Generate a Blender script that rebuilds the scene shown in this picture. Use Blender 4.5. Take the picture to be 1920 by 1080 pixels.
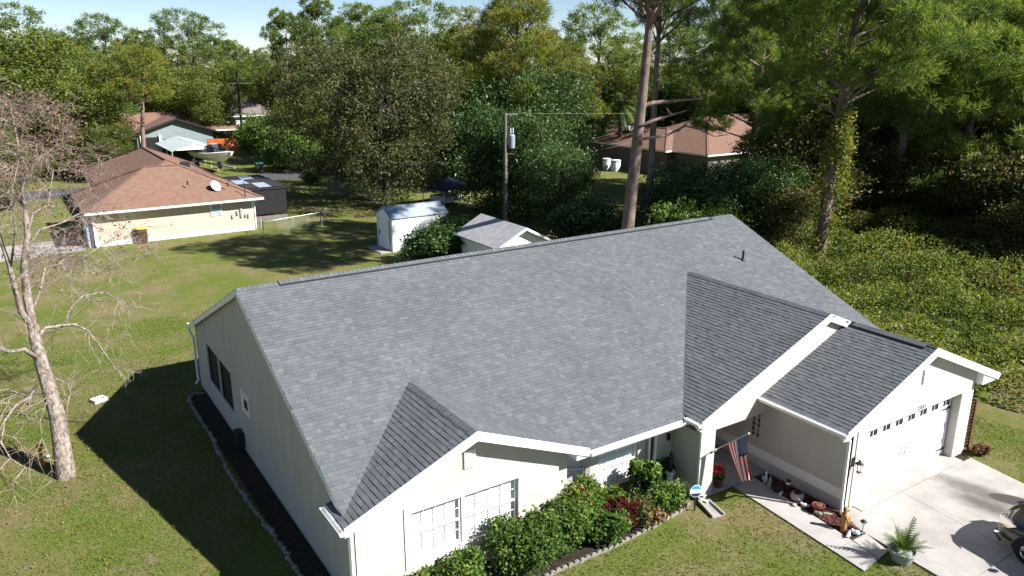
import bpy, bmesh, math, random
import numpy as np
from mathutils import Vector, Matrix
for _o in list(bpy.data.objects): bpy.data.objects.remove(_o)
SC = bpy.context.scene
COL = SC.collection
R = math.radians
# ------------------------------------------------------------------ camera
CAM_POS = Vector((-5.026, -21.902, 11.86)); YAW, PITCH, FPX = 33.029, 16.305, 1475.5
cam = bpy.data.cameras.new('camera'); camo = bpy.data.objects.new('camera', cam); COL.objects.link(camo)
camo.location = CAM_POS; camo.rotation_euler = (R(90 - PITCH), 0, R(-YAW))
cam.sensor_width = 36; cam.lens = FPX / 1920 * 36; cam.clip_end = 3000; SC.camera = camo
# ------------------------------------------------------------------ sky and sun
TO_SUN = Vector((0.473, -0.621, 0.626)).normalized()
w = bpy.data.worlds.new('World'); SC.world = w; w.use_nodes = True
nt = w.node_tree; bg = nt.nodes['Background']; sky = nt.nodes.new('ShaderNodeTexSky')
sky.sky_type = 'NISHITA'; sky.sun_disc = False
sky.sun_elevation = math.asin(TO_SUN.z); sky.sun_rotation = math.atan2(TO_SUN.x, TO_SUN.y)
sky.air_density = 0.65; sky.dust_density = 0.05; sky.ozone_density = 1.5
nt.links.new(sky.outputs[0], bg.inputs[0]); bg.inputs[1].default_value = 0.05
sun = bpy.data.lights.new('sun', 'SUN'); suno = bpy.data.objects.new('sun', sun); COL.objects.link(suno)
sun.energy = 5.0; sun.angle = R(0.53); sun.color = (1.0, 0.96, 0.905)
suno.rotation_euler = TO_SUN.to_track_quat('Z', 'Y').to_euler()
VS = SC.view_settings; VS.view_transform = 'Standard'; VS.look = 'None'; VS.exposure = 1.36; VS.gamma = 1; VS.use_curve_mapping = False
SC.render.engine = 'CYCLES'
# ------------------------------------------------------------------ pixel helpers (photo pixel -> direction)
_y, _p = R(YAW), R(PITCH)
FW = Vector((math.sin(_y) * math.cos(_p), math.cos(_y) * math.cos(_p), -math.sin(_p)))
RT = Vector((math.cos(_y), -math.sin(_y), 0)); UP = RT.cross(FW)
def ray(u, v): return FW + RT * ((u - 960) / FPX) - UP * ((v - 540) / FPX)
def gp(u, v, z=0.0):
    d = ray(u, v); return CAM_POS + d * ((z - CAM_POS.z) / d.z)
def onp(u, v, ax, val):
    d = ray(u, v); return CAM_POS + d * ((val - CAM_POS[ax]) / d[ax])
def atd(u, v, t): return CAM_POS + ray(u, v) * t
def col_at(u, t):                       # ground point in pixel column u at depth t
    v = 540 + FPX * (CAM_POS.z / t + FW.z) / UP.z
    return atd(u, v, t)
def top_z(P, v):                        # height above P that shows at row v
    lo, hi = 0.0, 60.0
    for _ in range(40):
        m = (lo + hi) / 2; d = Vector((P[0], P[1], m)) - CAM_POS
        if 540 - FPX * d.dot(UP) / d.dot(FW) > v: lo = m
        else: hi = m
    return lo
def proj(P):
    d = Vector(P) - CAM_POS; k = d.dot(FW)
    return 960 + FPX * d.dot(RT) / k, 540 - FPX * d.dot(UP) / k, k
# ------------------------------------------------------------------ materials
MAT = {}
def _n(nt, t, **kw):
    n = nt.nodes.new(t)
    for k, v in kw.items(): setattr(n, k, v)
    return n
def rgba(c): return (c[0], c[1], c[2], 1)
def pm(name, c1, c2=None, scale=3.0, rough=0.7, bump=0.0, bscale=None, metal=0.0, spec=0.3, detail=6, rand=0.0, coat=0.0, stretch=None):
    """principled material: two colours mixed by noise, optional bump and per-object brightness shift"""
    m = bpy.data.materials.new(name); m.use_nodes = True; nt = m.node_tree; b = nt.nodes['Principled BSDF']
    b.inputs['Roughness'].default_value = rough; b.inputs['Metallic'].default_value = metal
    b.inputs['Specular IOR Level'].default_value = spec; b.inputs['Coat Weight'].default_value = coat
    tc = _n(nt, 'ShaderNodeTexCoord'); vec = tc.outputs['Object']
    if stretch:
        mp = _n(nt, 'ShaderNodeMapping'); mp.inputs['Scale'].default_value = stretch; nt.links.new(vec, mp.inputs[0]); vec = mp.outputs[0]
    out = None
    if c2 is not None:
        no = _n(nt, 'ShaderNodeTexNoise'); no.inputs['Scale'].default_value = scale; no.inputs['Detail'].default_value = detail
        no.inputs['Roughness'].default_value = 0.65
        nt.links.new(vec, no.inputs['Vector'])
        rp = _n(nt, 'ShaderNodeValToRGB'); rp.color_ramp.elements[0].position = 0.36; rp.color_ramp.elements[1].position = 0.64
        rp.color_ramp.elements[0].color = rgba(c1); rp.color_ramp.elements[1].color = rgba(c2)
        nt.links.new(no.outputs[0], rp.inputs[0]); out = rp.outputs[0]
    if rand:
        oi = _n(nt, 'ShaderNodeObjectInfo'); mr = _n(nt, 'ShaderNodeMapRange'); mr.inputs[3].default_value = 1 - rand; mr.inputs[4].default_value = 1 + rand
        nt.links.new(oi.outputs['Random'], mr.inputs[0])
        hs = _n(nt, 'ShaderNodeHueSaturation'); nt.links.new(mr.outputs[0], hs.inputs['Value'])
        if out: nt.links.new(out, hs.inputs['Color'])
        else: hs.inputs['Color'].default_value = rgba(c1)
        out = hs.outputs[0]
    if out: nt.links.new(out, b.inputs['Base Color'])
    else: b.inputs['Base Color'].default_value = rgba(c1)
    if bump:
        n2 = _n(nt, 'ShaderNodeTexNoise'); n2.inputs['Scale'].default_value = bscale or scale * 6; n2.inputs['Detail'].default_value = 4
        nt.links.new(vec, n2.inputs['Vector'])
        bp = _n(nt, 'ShaderNodeBump'); bp.inputs['Strength'].default_value = 1.0; bp.inputs['Distance'].default_value = bump
        nt.links.new(n2.outputs[0], bp.inputs['Height']); nt.links.new(bp.outputs[0], b.inputs['Normal'])
    MAT[name] = m; return m
def leafm(name, cols, trans=0.35, rough=0.55, rand=0.12):
    """foliage: colour ramp over the per-leaf tint, thin-leaf translucency, shift per plant"""
    m = bpy.data.materials.new(name); m.use_nodes = True; nt = m.node_tree; b = nt.nodes['Principled BSDF']
    at = _n(nt, 'ShaderNodeAttribute', attribute_name='tint')
    rp = _n(nt, 'ShaderNodeValToRGB'); e = rp.color_ramp.elements
    while len(e) < len(cols): e.new(0.5)
    for i, c in enumerate(cols): e[i].position = i / (len(cols) - 1); e[i].color = rgba(c)
    nt.links.new(at.outputs['Fac'], rp.inputs[0])
    oi = _n(nt, 'ShaderNodeObjectInfo'); mr = _n(nt, 'ShaderNodeMapRange'); mr.inputs[3].default_value = 1 - rand; mr.inputs[4].default_value = 1 + rand
    nt.links.new(oi.outputs['Random'], mr.inputs[0])
    hs = _n(nt, 'ShaderNodeHueSaturation'); nt.links.new(mr.outputs[0], hs.inputs['Value']); nt.links.new(rp.outputs[0], hs.inputs['Color'])
    nt.links.new(hs.outputs[0], b.inputs['Base Color']); b.inputs['Roughness'].default_value = rough; b.inputs['Specular IOR Level'].default_value = 0.25
    tr = _n(nt, 'ShaderNodeBsdfTranslucent'); h2 = _n(nt, 'ShaderNodeHueSaturation'); h2.inputs['Hue'].default_value = 0.485; h2.inputs['Saturation'].default_value = 1.15; h2.inputs['Value'].default_value = 1.3
    nt.links.new(hs.outputs[0], h2.inputs['Color']); nt.links.new(h2.outputs[0], tr.inputs[0])
    mx = _n(nt, 'ShaderNodeMixShader'); mx.inputs[0].default_value = trans
    nt.links.new(b.outputs[0], mx.inputs[1]); nt.links.new(tr.outputs[0], mx.inputs[2])
    nt.links.new(mx.outputs[0], nt.nodes['Material Output'].inputs[0]); m.use_transparent_shadow = False
    MAT[name] = m; return m
def glassm(name, tint=(0.5, 0.55, 0.6), alpha=0.25, rough=0.03):
    m = bpy.data.materials.new(name); m.use_nodes = True; nt = m.node_tree
    nt.nodes.remove(nt.nodes['Principled BSDF'])
    g = _n(nt, 'ShaderNodeBsdfGlossy'); g.inputs['Roughness'].default_value = rough
    t = _n(nt, 'ShaderNodeBsdfTransparent'); t.inputs[0].default_value = rgba(tint)
    mx = _n(nt, 'ShaderNodeMixShader'); mx.inputs[0].default_value = 0.1; nt.links.new(t.outputs[0], mx.inputs[1]); nt.links.new(g.outputs[0], mx.inputs[2])
    nt.links.new(mx.outputs[0], nt.nodes['Material Output'].inputs[0]); MAT[name] = m; return m
# ------------------------------------------------------------------ objects
def tag(o, label=None, cat=None, group=None, kind=None):
    for k, v in (('label', label), ('category', cat), ('group', group), ('kind', kind)):
        if v: o[k] = v
    return o
def mob(name, me, mat=None, parent=None, label=None, cat=None, group=None, kind=None, loc=None, rz=None):
    o = bpy.data.objects.new(name, me); COL.objects.link(o)
    if mat is not None and not me.materials:
        for m in (mat if isinstance(mat, (list, tuple)) else [mat]): me.materials.append(MAT[m])
    if parent: o.parent = parent
    if loc is not None: o.location = loc
    if rz is not None: o.rotation_euler = (0, 0, rz)
    return tag(o, label, cat, group, kind)
def empty(name, label, cat, loc=(0, 0, 0), rz=0, group=None, scale=None):
    o = bpy.data.objects.new(name, None); COL.objects.link(o); o.location = loc; o.rotation_euler = (0, 0, rz); o.empty_display_size = 0.2
    if scale: o.scale = scale if isinstance(scale, (tuple, list)) else (scale,) * 3
    return tag(o, label, cat, group)
def copy_tree(o, parent=None):
    c = o.copy(); COL.objects.link(c); c.parent = parent
    for ch in list(o.children): copy_tree(ch, c)
    return c
class MB:
    """collects faces for ONE mesh"""
    def __init__(s): s.v = []; s.f = []; s.mi = []; s.t = []; s.cm = 0; s.ct = 0.5
    def add(s, vs, fs):
        k = len(s.v); s.v += [tuple(p) for p in vs]
        for f in fs: s.f.append(tuple(i + k for i in f)); s.mi.append(s.cm); s.t.append(s.ct)
        return s
    def poly(s, pts): return s.add(pts, [tuple(range(len(pts)))])
    def box(s, x0, x1, y0, y1, z0, z1):
        return s.add([(x0, y0, z0), (x1, y0, z0), (x1, y1, z0), (x0, y1, z0), (x0, y0, z1), (x1, y0, z1), (x1, y1, z1), (x0, y1, z1)],
                     [(3, 2, 1, 0), (4, 5, 6, 7), (0, 1, 5, 4), (1, 2, 6, 5), (2, 3, 7, 6), (3, 0, 4, 7)])
    def prism(s, prof, a, b):           # closed profile points extruded by vector b-a added to each point
        n = len(prof); A = [Vector(p) + Vector(a) for p in prof]; B = [Vector(p) + Vector(b) for p in prof]
        return s.add(A + B, [tuple(range(n - 1, -1, -1)), tuple(range(n, 2 * n))] + [(i, (i + 1) % n, n + (i + 1) % n, n + i) for i in range(n)])
    def bar(s, p, q, w, h, up=(0, 0, 1)):   # rectangular bar from p to q
        p, q = Vector(p), Vector(q); d = (q - p).normalized(); u = Vector(up); sd = d.cross(u)
        if sd.length < 1e-4: sd = d.cross(Vector((1, 0, 0)))
        sd.normalize(); u = sd.cross(d); a, b = sd * (w / 2), u * (h / 2)
        return s.add([p - a - b, p + a - b, p + a + b, p - a + b, q - a - b, q + a - b, q + a + b, q - a + b],
                     [(3, 2, 1, 0), (4, 5, 6, 7), (0, 1, 5, 4), (1, 2, 6, 5), (2, 3, 7, 6), (3, 0, 4, 7)])
    def tube(s, pts, rad, n=6, cap=True):
        pts = [Vector(p) for p in pts]; m = len(pts)
        if not isinstance(rad, (list, tuple)): rad = [rad] * m
        V = []; ref = None
        for i in range(m):
            d = (pts[min(i + 1, m - 1)] - pts[max(i - 1, 0)])
            d = d.normalized() if d.length > 1e-9 else Vector((0, 0, 1))
            if ref is None: ref = d.orthogonal().normalized()
            ref = (ref - d * ref.dot(d))
            ref = ref.normalized() if ref.length > 1e-6 else d.orthogonal().normalized()
            b = d.cross(ref)
            for k in range(n):
                a = 2 * math.pi * k / n; V.append(pts[i] + (ref * math.cos(a) + b * math.sin(a)) * rad[i])
        F = [(i * n + k, i * n + (k + 1) % n, (i + 1) * n + (k + 1) % n, (i + 1) * n + k) for i in range(m - 1) for k in range(n)]
        if cap: F += [tuple(range(n - 1, -1, -1)), tuple((m - 1) * n + k for k in range(n))]
        return s.add(V, F)
    def lathe(s, prof, c=(0, 0, 0), n=16):
        V = []; m = len(prof)
        for r, z in prof:
            for k in range(n): a = 2 * math.pi * k / n; V.append((c[0] + r * math.cos(a), c[1] + r * math.sin(a), c[2] + z))
        F = [(i * n + k, i * n + (k + 1) % n, (i + 1) * n + (k + 1) % n, (i + 1) * n + k) for i in range(m - 1) for k in range(n)]
        F += [tuple(range(n - 1, -1, -1)), tuple((m - 1) * n + k for k in range(n))]
        return s.add(V, F)
    def blob(s, c, r, seed=0, nu=8, nv=6, jit=0.15):
        rg = random.Random(seed); V = []
        r = r if isinstance(r, (tuple, list)) else (r, r, r)
        for j in range(nv + 1):
            th = math.pi * j / nv
            for k in range(nu):
                a = 2 * math.pi * k / nu; q = 1 + rg.uniform(-jit, jit)
                V.append((c[0] + r[0] * q * math.sin(th) * math.cos(a), c[1] + r[1] * q * math.sin(th) * math.sin(a), c[2] + r[2] * q * math.cos(th)))
        F = [(j * nu + k, (j + 1) * nu + k, (j + 1) * nu + (k + 1) % nu, j * nu + (k + 1) % nu) for j in range(nv) for k in range(nu)]
        return s.add(V, F)
    def mesh(s, name, smooth=False, tint=False):
        me = bpy.data.meshes.new(name); me.from_pydata(s.v, [], s.f)
        if any(s.mi): me.polygons.foreach_set('material_index', s.mi)
        if smooth: me.polygons.foreach_set('use_smooth', [True] * len(s.f))
        if tint: me.attributes.new('tint', 'FLOAT', 'FACE').data.foreach_set('value', s.t)
        me.update(); return me
    def build(s, name, mat, parent=None, smooth=False, tint=False, **kw):
        return mob(name, s.mesh(name, smooth, tint), mat, parent, **kw)
def npmesh(name, V, k, tint=None, smooth=False):
    """V: (n*k,3) vertices, every k in a row one face"""
    V = np.asarray(V, np.float32).reshape(-1, 3); nv = len(V); nf = nv // k
    me = bpy.data.meshes.new(name); me.vertices.add(nv); me.vertices.foreach_set('co', V.ravel())
    me.loops.add(nv); me.loops.foreach_set('vertex_index', np.arange(nv, dtype=np.int32))
    me.polygons.add(nf); me.polygons.foreach_set('loop_start', np.arange(0, nv, k, dtype=np.int32))
    if tint is not None: me.attributes.new('tint', 'FLOAT', 'FACE').data.foreach_set('value', np.clip(tint, 0, 1).astype(np.float32))
    me.update(calc_edges=True); return me
# ------------------------------------------------------------------ palette
pm('stucco', (0.475, 0.435, 0.395), (0.42, 0.385, 0.345), 1.6, 0.9, 0.006, 55, detail=9, stretch=(1, 1, 0.35))
pm('stucco_band', (0.74, 0.70, 0.63), (0.70, 0.66, 0.59), 2, 0.85, 0.003, 60)
pm('white_paint', (0.80, 0.80, 0.78), (0.74, 0.74, 0.71), 1.5, 0.45, 0.0)
pm('white_metal', (0.80, 0.81, 0.80), (0.70, 0.71, 0.70), 2.5, 0.35, 0.0)
pm('door_white', (0.80, 0.80, 0.79), (0.78, 0.78, 0.77), 1, 0.4)
pm('dark_metal', (0.02, 0.02, 0.022), None, rough=0.45)
pm('black_screen', (0.008, 0.008, 0.009), (0.014, 0.014, 0.015), 6, 0.8)
pm('shingle_deck', (0.035, 0.037, 0.042), (0.05, 0.05, 0.055), 8, 0.95)
pm('ridge_vent', (0.02, 0.021, 0.024), (0.03, 0.03, 0.035), 8, 0.9)
pm('concrete', (0.35, 0.335, 0.318), (0.255, 0.24, 0.225), 0.9, 0.9, 0.004, 40, detail=12)
pm('concrete_walk', (0.36, 0.345, 0.33), (0.295, 0.28, 0.265), 1.4, 0.9, 0.003, 40, detail=9, rand=0.06)
pm('asphalt', (0.05, 0.052, 0.058), (0.075, 0.075, 0.08), 1.0, 0.95, 0.004, 60)
pm('mulch', (0.05, 0.022, 0.016), (0.018, 0.009, 0.007), 14, 1, 0.03, 30)
pm('dark_soil', (0.035, 0.025, 0.017), (0.015, 0.011, 0.008), 6, 1, 0.03, 20)
pm('pale_stone', (0.25, 0.235, 0.205), (0.16, 0.15, 0.13), 9, 0.95, 0.01, 30, rand=0.2)
pm('blind', (0.78, 0.78, 0.76), None, rough=0.6)
pm('interior', (0.10, 0.09, 0.08), None, rough=0.9)
pm('bark_pale', (0.31, 0.26, 0.225), (0.085, 0.068, 0.056), 9, 0.95, 0.05, 16, stretch=(1, 1, 0.55))
pm('twig_pale', (0.33, 0.27, 0.235), (0.17, 0.125, 0.105), 2.2, 0.95)
pm('bark_pine', (0.21, 0.155, 0.135), (0.10, 0.072, 0.062), 5, 0.95, 0.03, 14, stretch=(1, 1, 0.35))
pm('bark_dark', (0.085, 0.068, 0.055), (0.045, 0.037, 0.03), 5, 0.95, 0.02, 14, stretch=(1, 1, 0.4))
pm('wood_pole', (0.17, 0.15, 0.13), (0.11, 0.095, 0.08), 5, 0.9, 0.003, 20, stretch=(1, 1, 0.1))
pm('galvanised', (0.42, 0.44, 0.45), (0.34, 0.36, 0.37), 3, 0.45, metal=0.5)
pm('brown_roof', (0.19, 0.112, 0.082), (0.145, 0.085, 0.063), 3.0, 0.95, 0.012, 14, detail=10)
pm('brown_roof_dark', (0.17, 0.095, 0.075), (0.13, 0.073, 0.058), 2.2, 0.95, 0.01, 12)
pm('cream_board', (0.50, 0.42, 0.34), (0.46, 0.385, 0.31), 1.2, 0.8, rand=0.03)
pm('teal_wall', (0.20, 0.25, 0.26), (0.17, 0.215, 0.225), 1, 0.85)
pm('taupe_wall', (0.16, 0.135, 0.12), (0.13, 0.11, 0.10), 1, 0.85)
pm('orange_board', (0.60, 0.16, 0.055), (0.50, 0.125, 0.045), 2, 0.75, rand=0.05)
pm('steel_roof', (0.42, 0.46, 0.47), (0.36, 0.40, 0.41), 1.5, 0.4, metal=0.3)
pm('grey_shingle', (0.36, 0.36, 0.38), (0.27, 0.27, 0.29), 2.5, 0.9, 0.005, 20)
pm('shed_roof', (0.30, 0.35, 0.42), (0.24, 0.28, 0.35), 2, 0.6)
pm('rust_lattice', (0.16, 0.065, 0.045), (0.10, 0.042, 0.03), 6, 0.9)
pm('terracotta', (0.17, 0.055, 0.035), (0.12, 0.038, 0.025), 5, 0.8)
pm('grey_pot', (0.30, 0.33, 0.31), (0.24, 0.265, 0.25), 4, 0.6)
pm('black_pot', (0.02, 0.02, 0.02), None, rough=0.5)
pm('tan_wood', (0.42, 0.24, 0.09), (0.24, 0.12, 0.045), 5, 0.75, stretch=(1, 1, 0.3))
pm('dark_wood', (0.06, 0.03, 0.02), (0.035, 0.018, 0.012), 6, 0.8)
pm('ceramic_white', (0.75, 0.75, 0.73), (0.62, 0.62, 0.6), 6, 0.35)
pm('bronze', (0.09, 0.055, 0.03), (0.05, 0.03, 0.02), 6, 0.5, metal=0.6)
pm('flag_red', (0.62, 0.018, 0.035), (0.55, 0.014, 0.03), 5, 0.8)
pm('flag_white', (0.78, 0.76, 0.74), None, rough=0.8)
pm('flag_blue', (0.035, 0.03, 0.13), (0.045, 0.04, 0.15), 5, 0.8)
pm('sign_blue', (0.03, 0.35, 0.62), None, rough=0.4)
pm('sign_navy', (0.02, 0.04, 0.11), None, rough=0.4)
pm('red_mat', (0.10, 0.03, 0.025), (0.06, 0.02, 0.018), 12, 0.95)
pm('poinsettia', (0.60, 0.02, 0.03), None, rough=0.6)
pm('car_paint', (0.030, 0.030, 0.028), (0.036, 0.036, 0.034), 30, 0.22, metal=0.55, spec=0.6, coat=1.0)
pm('chrome', (0.65, 0.66, 0.68), None, rough=0.15, metal=1.0)
pm('tyre', (0.012, 0.012, 0.013), (0.02, 0.02, 0.02), 20, 0.85)
pm('amber', (0.65, 0.22, 0.02), None, rough=0.2)
pm('boat_white', (0.75, 0.75, 0.70), (0.70, 0.70, 0.64), 1, 0.3)
pm('boat_yellow', (0.60, 0.52, 0.18), None, rough=0.5)
pm('canopy_blue', (0.022, 0.022, 0.05), (0.04, 0.04, 0.085), 1.5, 0.7)
pm('bin_black', (0.018, 0.02, 0.02), None, rough=0.5)
pm('bin_green', (0.03, 0.20, 0.15), None, rough=0.5)
pm('yellow_lid', (0.62, 0.46, 0.04), None, rough=0.6)
pm('orange_part', (0.65, 0.25, 0.03), None, rough=0.6)
pm('transformer_grey', (0.26, 0.30, 0.36), (0.22, 0.255, 0.31), 2, 0.5)
pm('tank_white', (0.55, 0.62, 0.70), (0.48, 0.55, 0.63), 3, 0.6)
pm('number_grey', (0.30, 0.29, 0.28), None, rough=0.5)
glassm('pane', (0.93, 0.95, 0.97)); glassm('dark_glass', (0.08, 0.09, 0.1)); glassm('lamp_glass', (0.9, 0.9, 0.9))
leafm('oak_leaf', [(0.028, 0.041, 0.013), (0.06, 0.076, 0.023), (0.10, 0.108, 0.036), (0.145, 0.13, 0.055)], 0.24)
leafm('dark_leaf', [(0.016, 0.038, 0.012), (0.032, 0.072, 0.02), (0.062, 0.118, 0.032), (0.11, 0.16, 0.045)], 0.25, 0.4)
leafm('acacia_leaf', [(0.034, 0.058, 0.011), (0.08, 0.112, 0.018), (0.135, 0.162, 0.028), (0.19, 0.18, 0.042)], 0.26)
leafm('pine_needle', [(0.04, 0.07, 0.018), (0.085, 0.138, 0.028), (0.14, 0.20, 0.038), (0.205, 0.225, 0.05)], 0.32)
leafm('pine_needle_gold', [(0.055, 0.082, 0.014), (0.12, 0.155, 0.022), (0.185, 0.21, 0.032), (0.24, 0.15, 0.045)], 0.32)
leafm('vine_leaf', [(0.026, 0.044, 0.012), (0.065, 0.08, 0.02), (0.14, 0.125, 0.034), (0.19, 0.105, 0.055)], 0.28)
leafm('pine_needle_near', [(0.05, 0.098, 0.026), (0.115, 0.185, 0.042), (0.18, 0.255, 0.052), (0.26, 0.27, 0.065)], 0.42)
leafm('bush_leaf', [(0.022, 0.055, 0.012), (0.055, 0.115, 0.02), (0.105, 0.18, 0.03), (0.17, 0.22, 0.05)], 0.3, 0.6)
leafm('croton_leaf', [(0.035, 0.08, 0.014), (0.075, 0.135, 0.024), (0.135, 0.185, 0.036), (0.20, 0.19, 0.05)], 0.3, 0.4)
leafm('ti_leaf', [(0.06, 0.012, 0.015), (0.12, 0.022, 0.025), (0.20, 0.05, 0.05)], 0.3, 0.4)
leafm('flower_red', [(0.45, 0.03, 0.05), (0.60, 0.10, 0.12), (0.6, 0.2, 0.22)], 0.3)
leafm('flower_orange', [(0.55, 0.10, 0.02), (0.65, 0.20, 0.03)], 0.3)
leafm('red_leaf', [(0.11, 0.06, 0.045), (0.18, 0.09, 0.068), (0.25, 0.15, 0.11)], 0.3)
leafm('ground_leaf', [(0.04, 0.07, 0.013), (0.10, 0.148, 0.025), (0.19, 0.22, 0.045), (0.27, 0.23, 0.08)], 0.4)
leafm('grass_blade', [(0.06, 0.105, 0.015), (0.112, 0.162, 0.026), (0.17, 0.182, 0.045), (0.26, 0.20, 0.105)], 0.32, 0.6, 0)
leafm('palm_leaf', [(0.03, 0.06, 0.02), (0.07, 0.12, 0.03), (0.13, 0.18, 0.05)], 0.3, 0.4)
leafm('dry_leaf', [(0.10, 0.06, 0.03), (0.18, 0.10, 0.045), (0.26, 0.15, 0.07)], 0.2)
# ================================================================== ground
def grass_material():
    m = bpy.data.materials.new('lawn'); m.use_nodes = True; nt = m.node_tree; b = nt.nodes['Principled BSDF']
    geo = _n(nt, 'ShaderNodeNewGeometry'); pos = geo.outputs['Position']
    def noise(s, d=6, r=0.6):
        n = _n(nt, 'ShaderNodeTexNoise'); n.inputs['Scale'].default_value = s; n.inputs['Detail'].default_value = d; n.inputs['Roughness'].default_value = r
        nt.links.new(pos, n.inputs['Vector']); return n.outputs[0]
    def ramp(f, stops):
        r = _n(nt, 'ShaderNodeValToRGB'); e = r.color_ramp.elements
        while len(e) < len(stops): e.new(0.5)
        for i, (p, c) in enumerate(stops): e[i].position = p; e[i].color = rgba(c)
        nt.links.new(f, r.inputs[0]); return r.outputs[0]
    def mix(f, a, c):
        x = _n(nt, 'ShaderNodeMix', data_type='RGBA'); nt.links.new(f, x.inputs[0]); nt.links.new(a, x.inputs[6]); nt.links.new(c, x.inputs[7]); return x.outputs[2]
    fine = ramp(noise(9, 8, 0.75), [(0.3, (0.048, 0.070, 0.013)), (0.5, (0.102, 0.135, 0.025)), (0.72, (0.17, 0.172, 0.052))])
    dry = ramp(noise(6, 8, 0.7), [(0.3, (0.12, 0.105, 0.045)), (0.7, (0.24, 0.185, 0.10))])
    f1 = ramp(noise(0.35, 7, 0.68), [(0.44, (0, 0, 0)), (0.60, (0.85, 0.85, 0.85))])
    base = mix(f1, fine, dry)
    dirt = ramp(noise(5, 6, 0.7), [(0.3, (0.15, 0.12, 0.085)), (0.7, (0.27, 0.22, 0.165))])
    f2 = ramp(noise(0.8, 5, 0.6), [(0.60, (0, 0, 0)), (0.70, (0.85, 0.85, 0.85))])
    base = mix(f2, base, dirt)
    nt.links.new(base, b.inputs['Base Color']); b.inputs['Roughness'].default_value = 0.95; b.inputs['Specular IOR Level'].default_value = 0.1
    bp = _n(nt, 'ShaderNodeBump'); bp.inputs['Distance'].default_value = 0.05; bp.inputs['Strength'].default_value = 0.9
    nt.links.new(noise(22, 6, 0.8), bp.inputs['Height']); nt.links.new(bp.outputs[0], b.inputs['Normal'])
    MAT['lawn'] = m
grass_material()
g = MB(); N = 40
xs = np.linspace(-1, 1, N + 1); xs = np.sign(xs) * np.abs(xs) ** 2.2 * 900
V = [(x, y + 20, 0) for y in xs for x in xs]
g.add(V, [(j * (N + 1) + i, j * (N + 1) + i + 1, (j + 1) * (N + 1) + i + 1, (j + 1) * (N + 1) + i) for j in range(N) for i in range(N)])
g.build('ground', 'lawn', kind='structure')
MB().poly([(-300, 57.3, .006), (300, 57.3, .006), (300, 63, .006), (-300, 63, .006)]).build('road', 'asphalt', kind='structure')
# driveway: concrete slabs with open joints, on a darker bed
def slab_quad(p00, p10, p11, p01, z0, z1, gap=0.008, name='slab', mat='concrete', parent=None):
    P = [Vector((p[0], p[1], 0)) for p in (p00, p10, p11, p01)]; c = sum(P, Vector()) / 4
    P = [p + (c - p).normalized() * gap * 1.4 for p in P]
    return MB().prism([(p.x, p.y, z0) for p in P], (0, 0, 0), (0, 0, z1 - z0)).build(name, mat, parent)
def lerp2(a, b, t): return (a[0] + (b[0] - a[0]) * t, a[1] + (b[1] - a[1]) * t)
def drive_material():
    """concrete with tyre darkening, an oil patch and a dark oval, all fixed in place on the slab"""
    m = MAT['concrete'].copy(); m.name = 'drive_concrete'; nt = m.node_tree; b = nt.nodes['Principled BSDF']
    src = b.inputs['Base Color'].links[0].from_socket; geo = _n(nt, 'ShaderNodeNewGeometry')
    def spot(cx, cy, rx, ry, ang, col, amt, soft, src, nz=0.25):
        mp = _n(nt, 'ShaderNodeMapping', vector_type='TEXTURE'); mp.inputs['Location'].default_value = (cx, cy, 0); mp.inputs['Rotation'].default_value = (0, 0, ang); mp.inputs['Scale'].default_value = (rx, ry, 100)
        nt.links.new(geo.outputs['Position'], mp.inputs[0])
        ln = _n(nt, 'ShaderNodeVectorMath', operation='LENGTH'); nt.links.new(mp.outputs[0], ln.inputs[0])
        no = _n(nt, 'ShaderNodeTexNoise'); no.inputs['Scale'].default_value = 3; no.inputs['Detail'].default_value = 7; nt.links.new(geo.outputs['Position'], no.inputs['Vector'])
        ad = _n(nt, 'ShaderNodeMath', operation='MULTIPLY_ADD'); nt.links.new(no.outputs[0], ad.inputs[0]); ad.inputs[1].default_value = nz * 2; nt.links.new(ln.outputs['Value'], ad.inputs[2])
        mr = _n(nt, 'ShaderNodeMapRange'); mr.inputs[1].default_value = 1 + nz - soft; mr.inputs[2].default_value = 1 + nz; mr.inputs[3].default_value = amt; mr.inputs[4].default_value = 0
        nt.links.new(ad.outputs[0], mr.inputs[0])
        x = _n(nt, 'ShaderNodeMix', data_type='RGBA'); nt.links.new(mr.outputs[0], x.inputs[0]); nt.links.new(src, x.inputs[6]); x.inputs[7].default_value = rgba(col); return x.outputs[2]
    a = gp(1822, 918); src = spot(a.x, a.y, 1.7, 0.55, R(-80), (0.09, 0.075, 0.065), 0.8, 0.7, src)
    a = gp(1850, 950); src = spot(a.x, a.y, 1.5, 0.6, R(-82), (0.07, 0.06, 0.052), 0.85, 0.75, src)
    a = gp(1898, 940); src = spot(a.x, a.y, 0.62, 0.30, R(-62), (0.055, 0.047, 0.043), 1.0, 0.15, src, 0.04)  # small dark oval with a crisp edge
    a = gp(1680, 925); src = spot(a.x, a.y, 1.6, 0.5, 0, (0.33, 0.30, 0.265), 0.6, 0.8, src)
    a = gp(1850, 1040); src = spot(a.x, a.y, 2.6, 0.4, R(-85), (0.32, 0.29, 0.26), 0.5, 0.8, src)
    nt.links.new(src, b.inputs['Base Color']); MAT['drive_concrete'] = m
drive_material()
drv = MB().poly([(12.38, -10.95, .004), (11.45, -24, .004), (16.6, -24, .004), (18.8, -10.95, .004)]).build('driveway', 'dark_soil', kind='structure')
L0, L1, R0_, R1_ = (12.4, -11.32), (11.5, -24), (18.72, -11.32), (16.6, -24)
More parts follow.
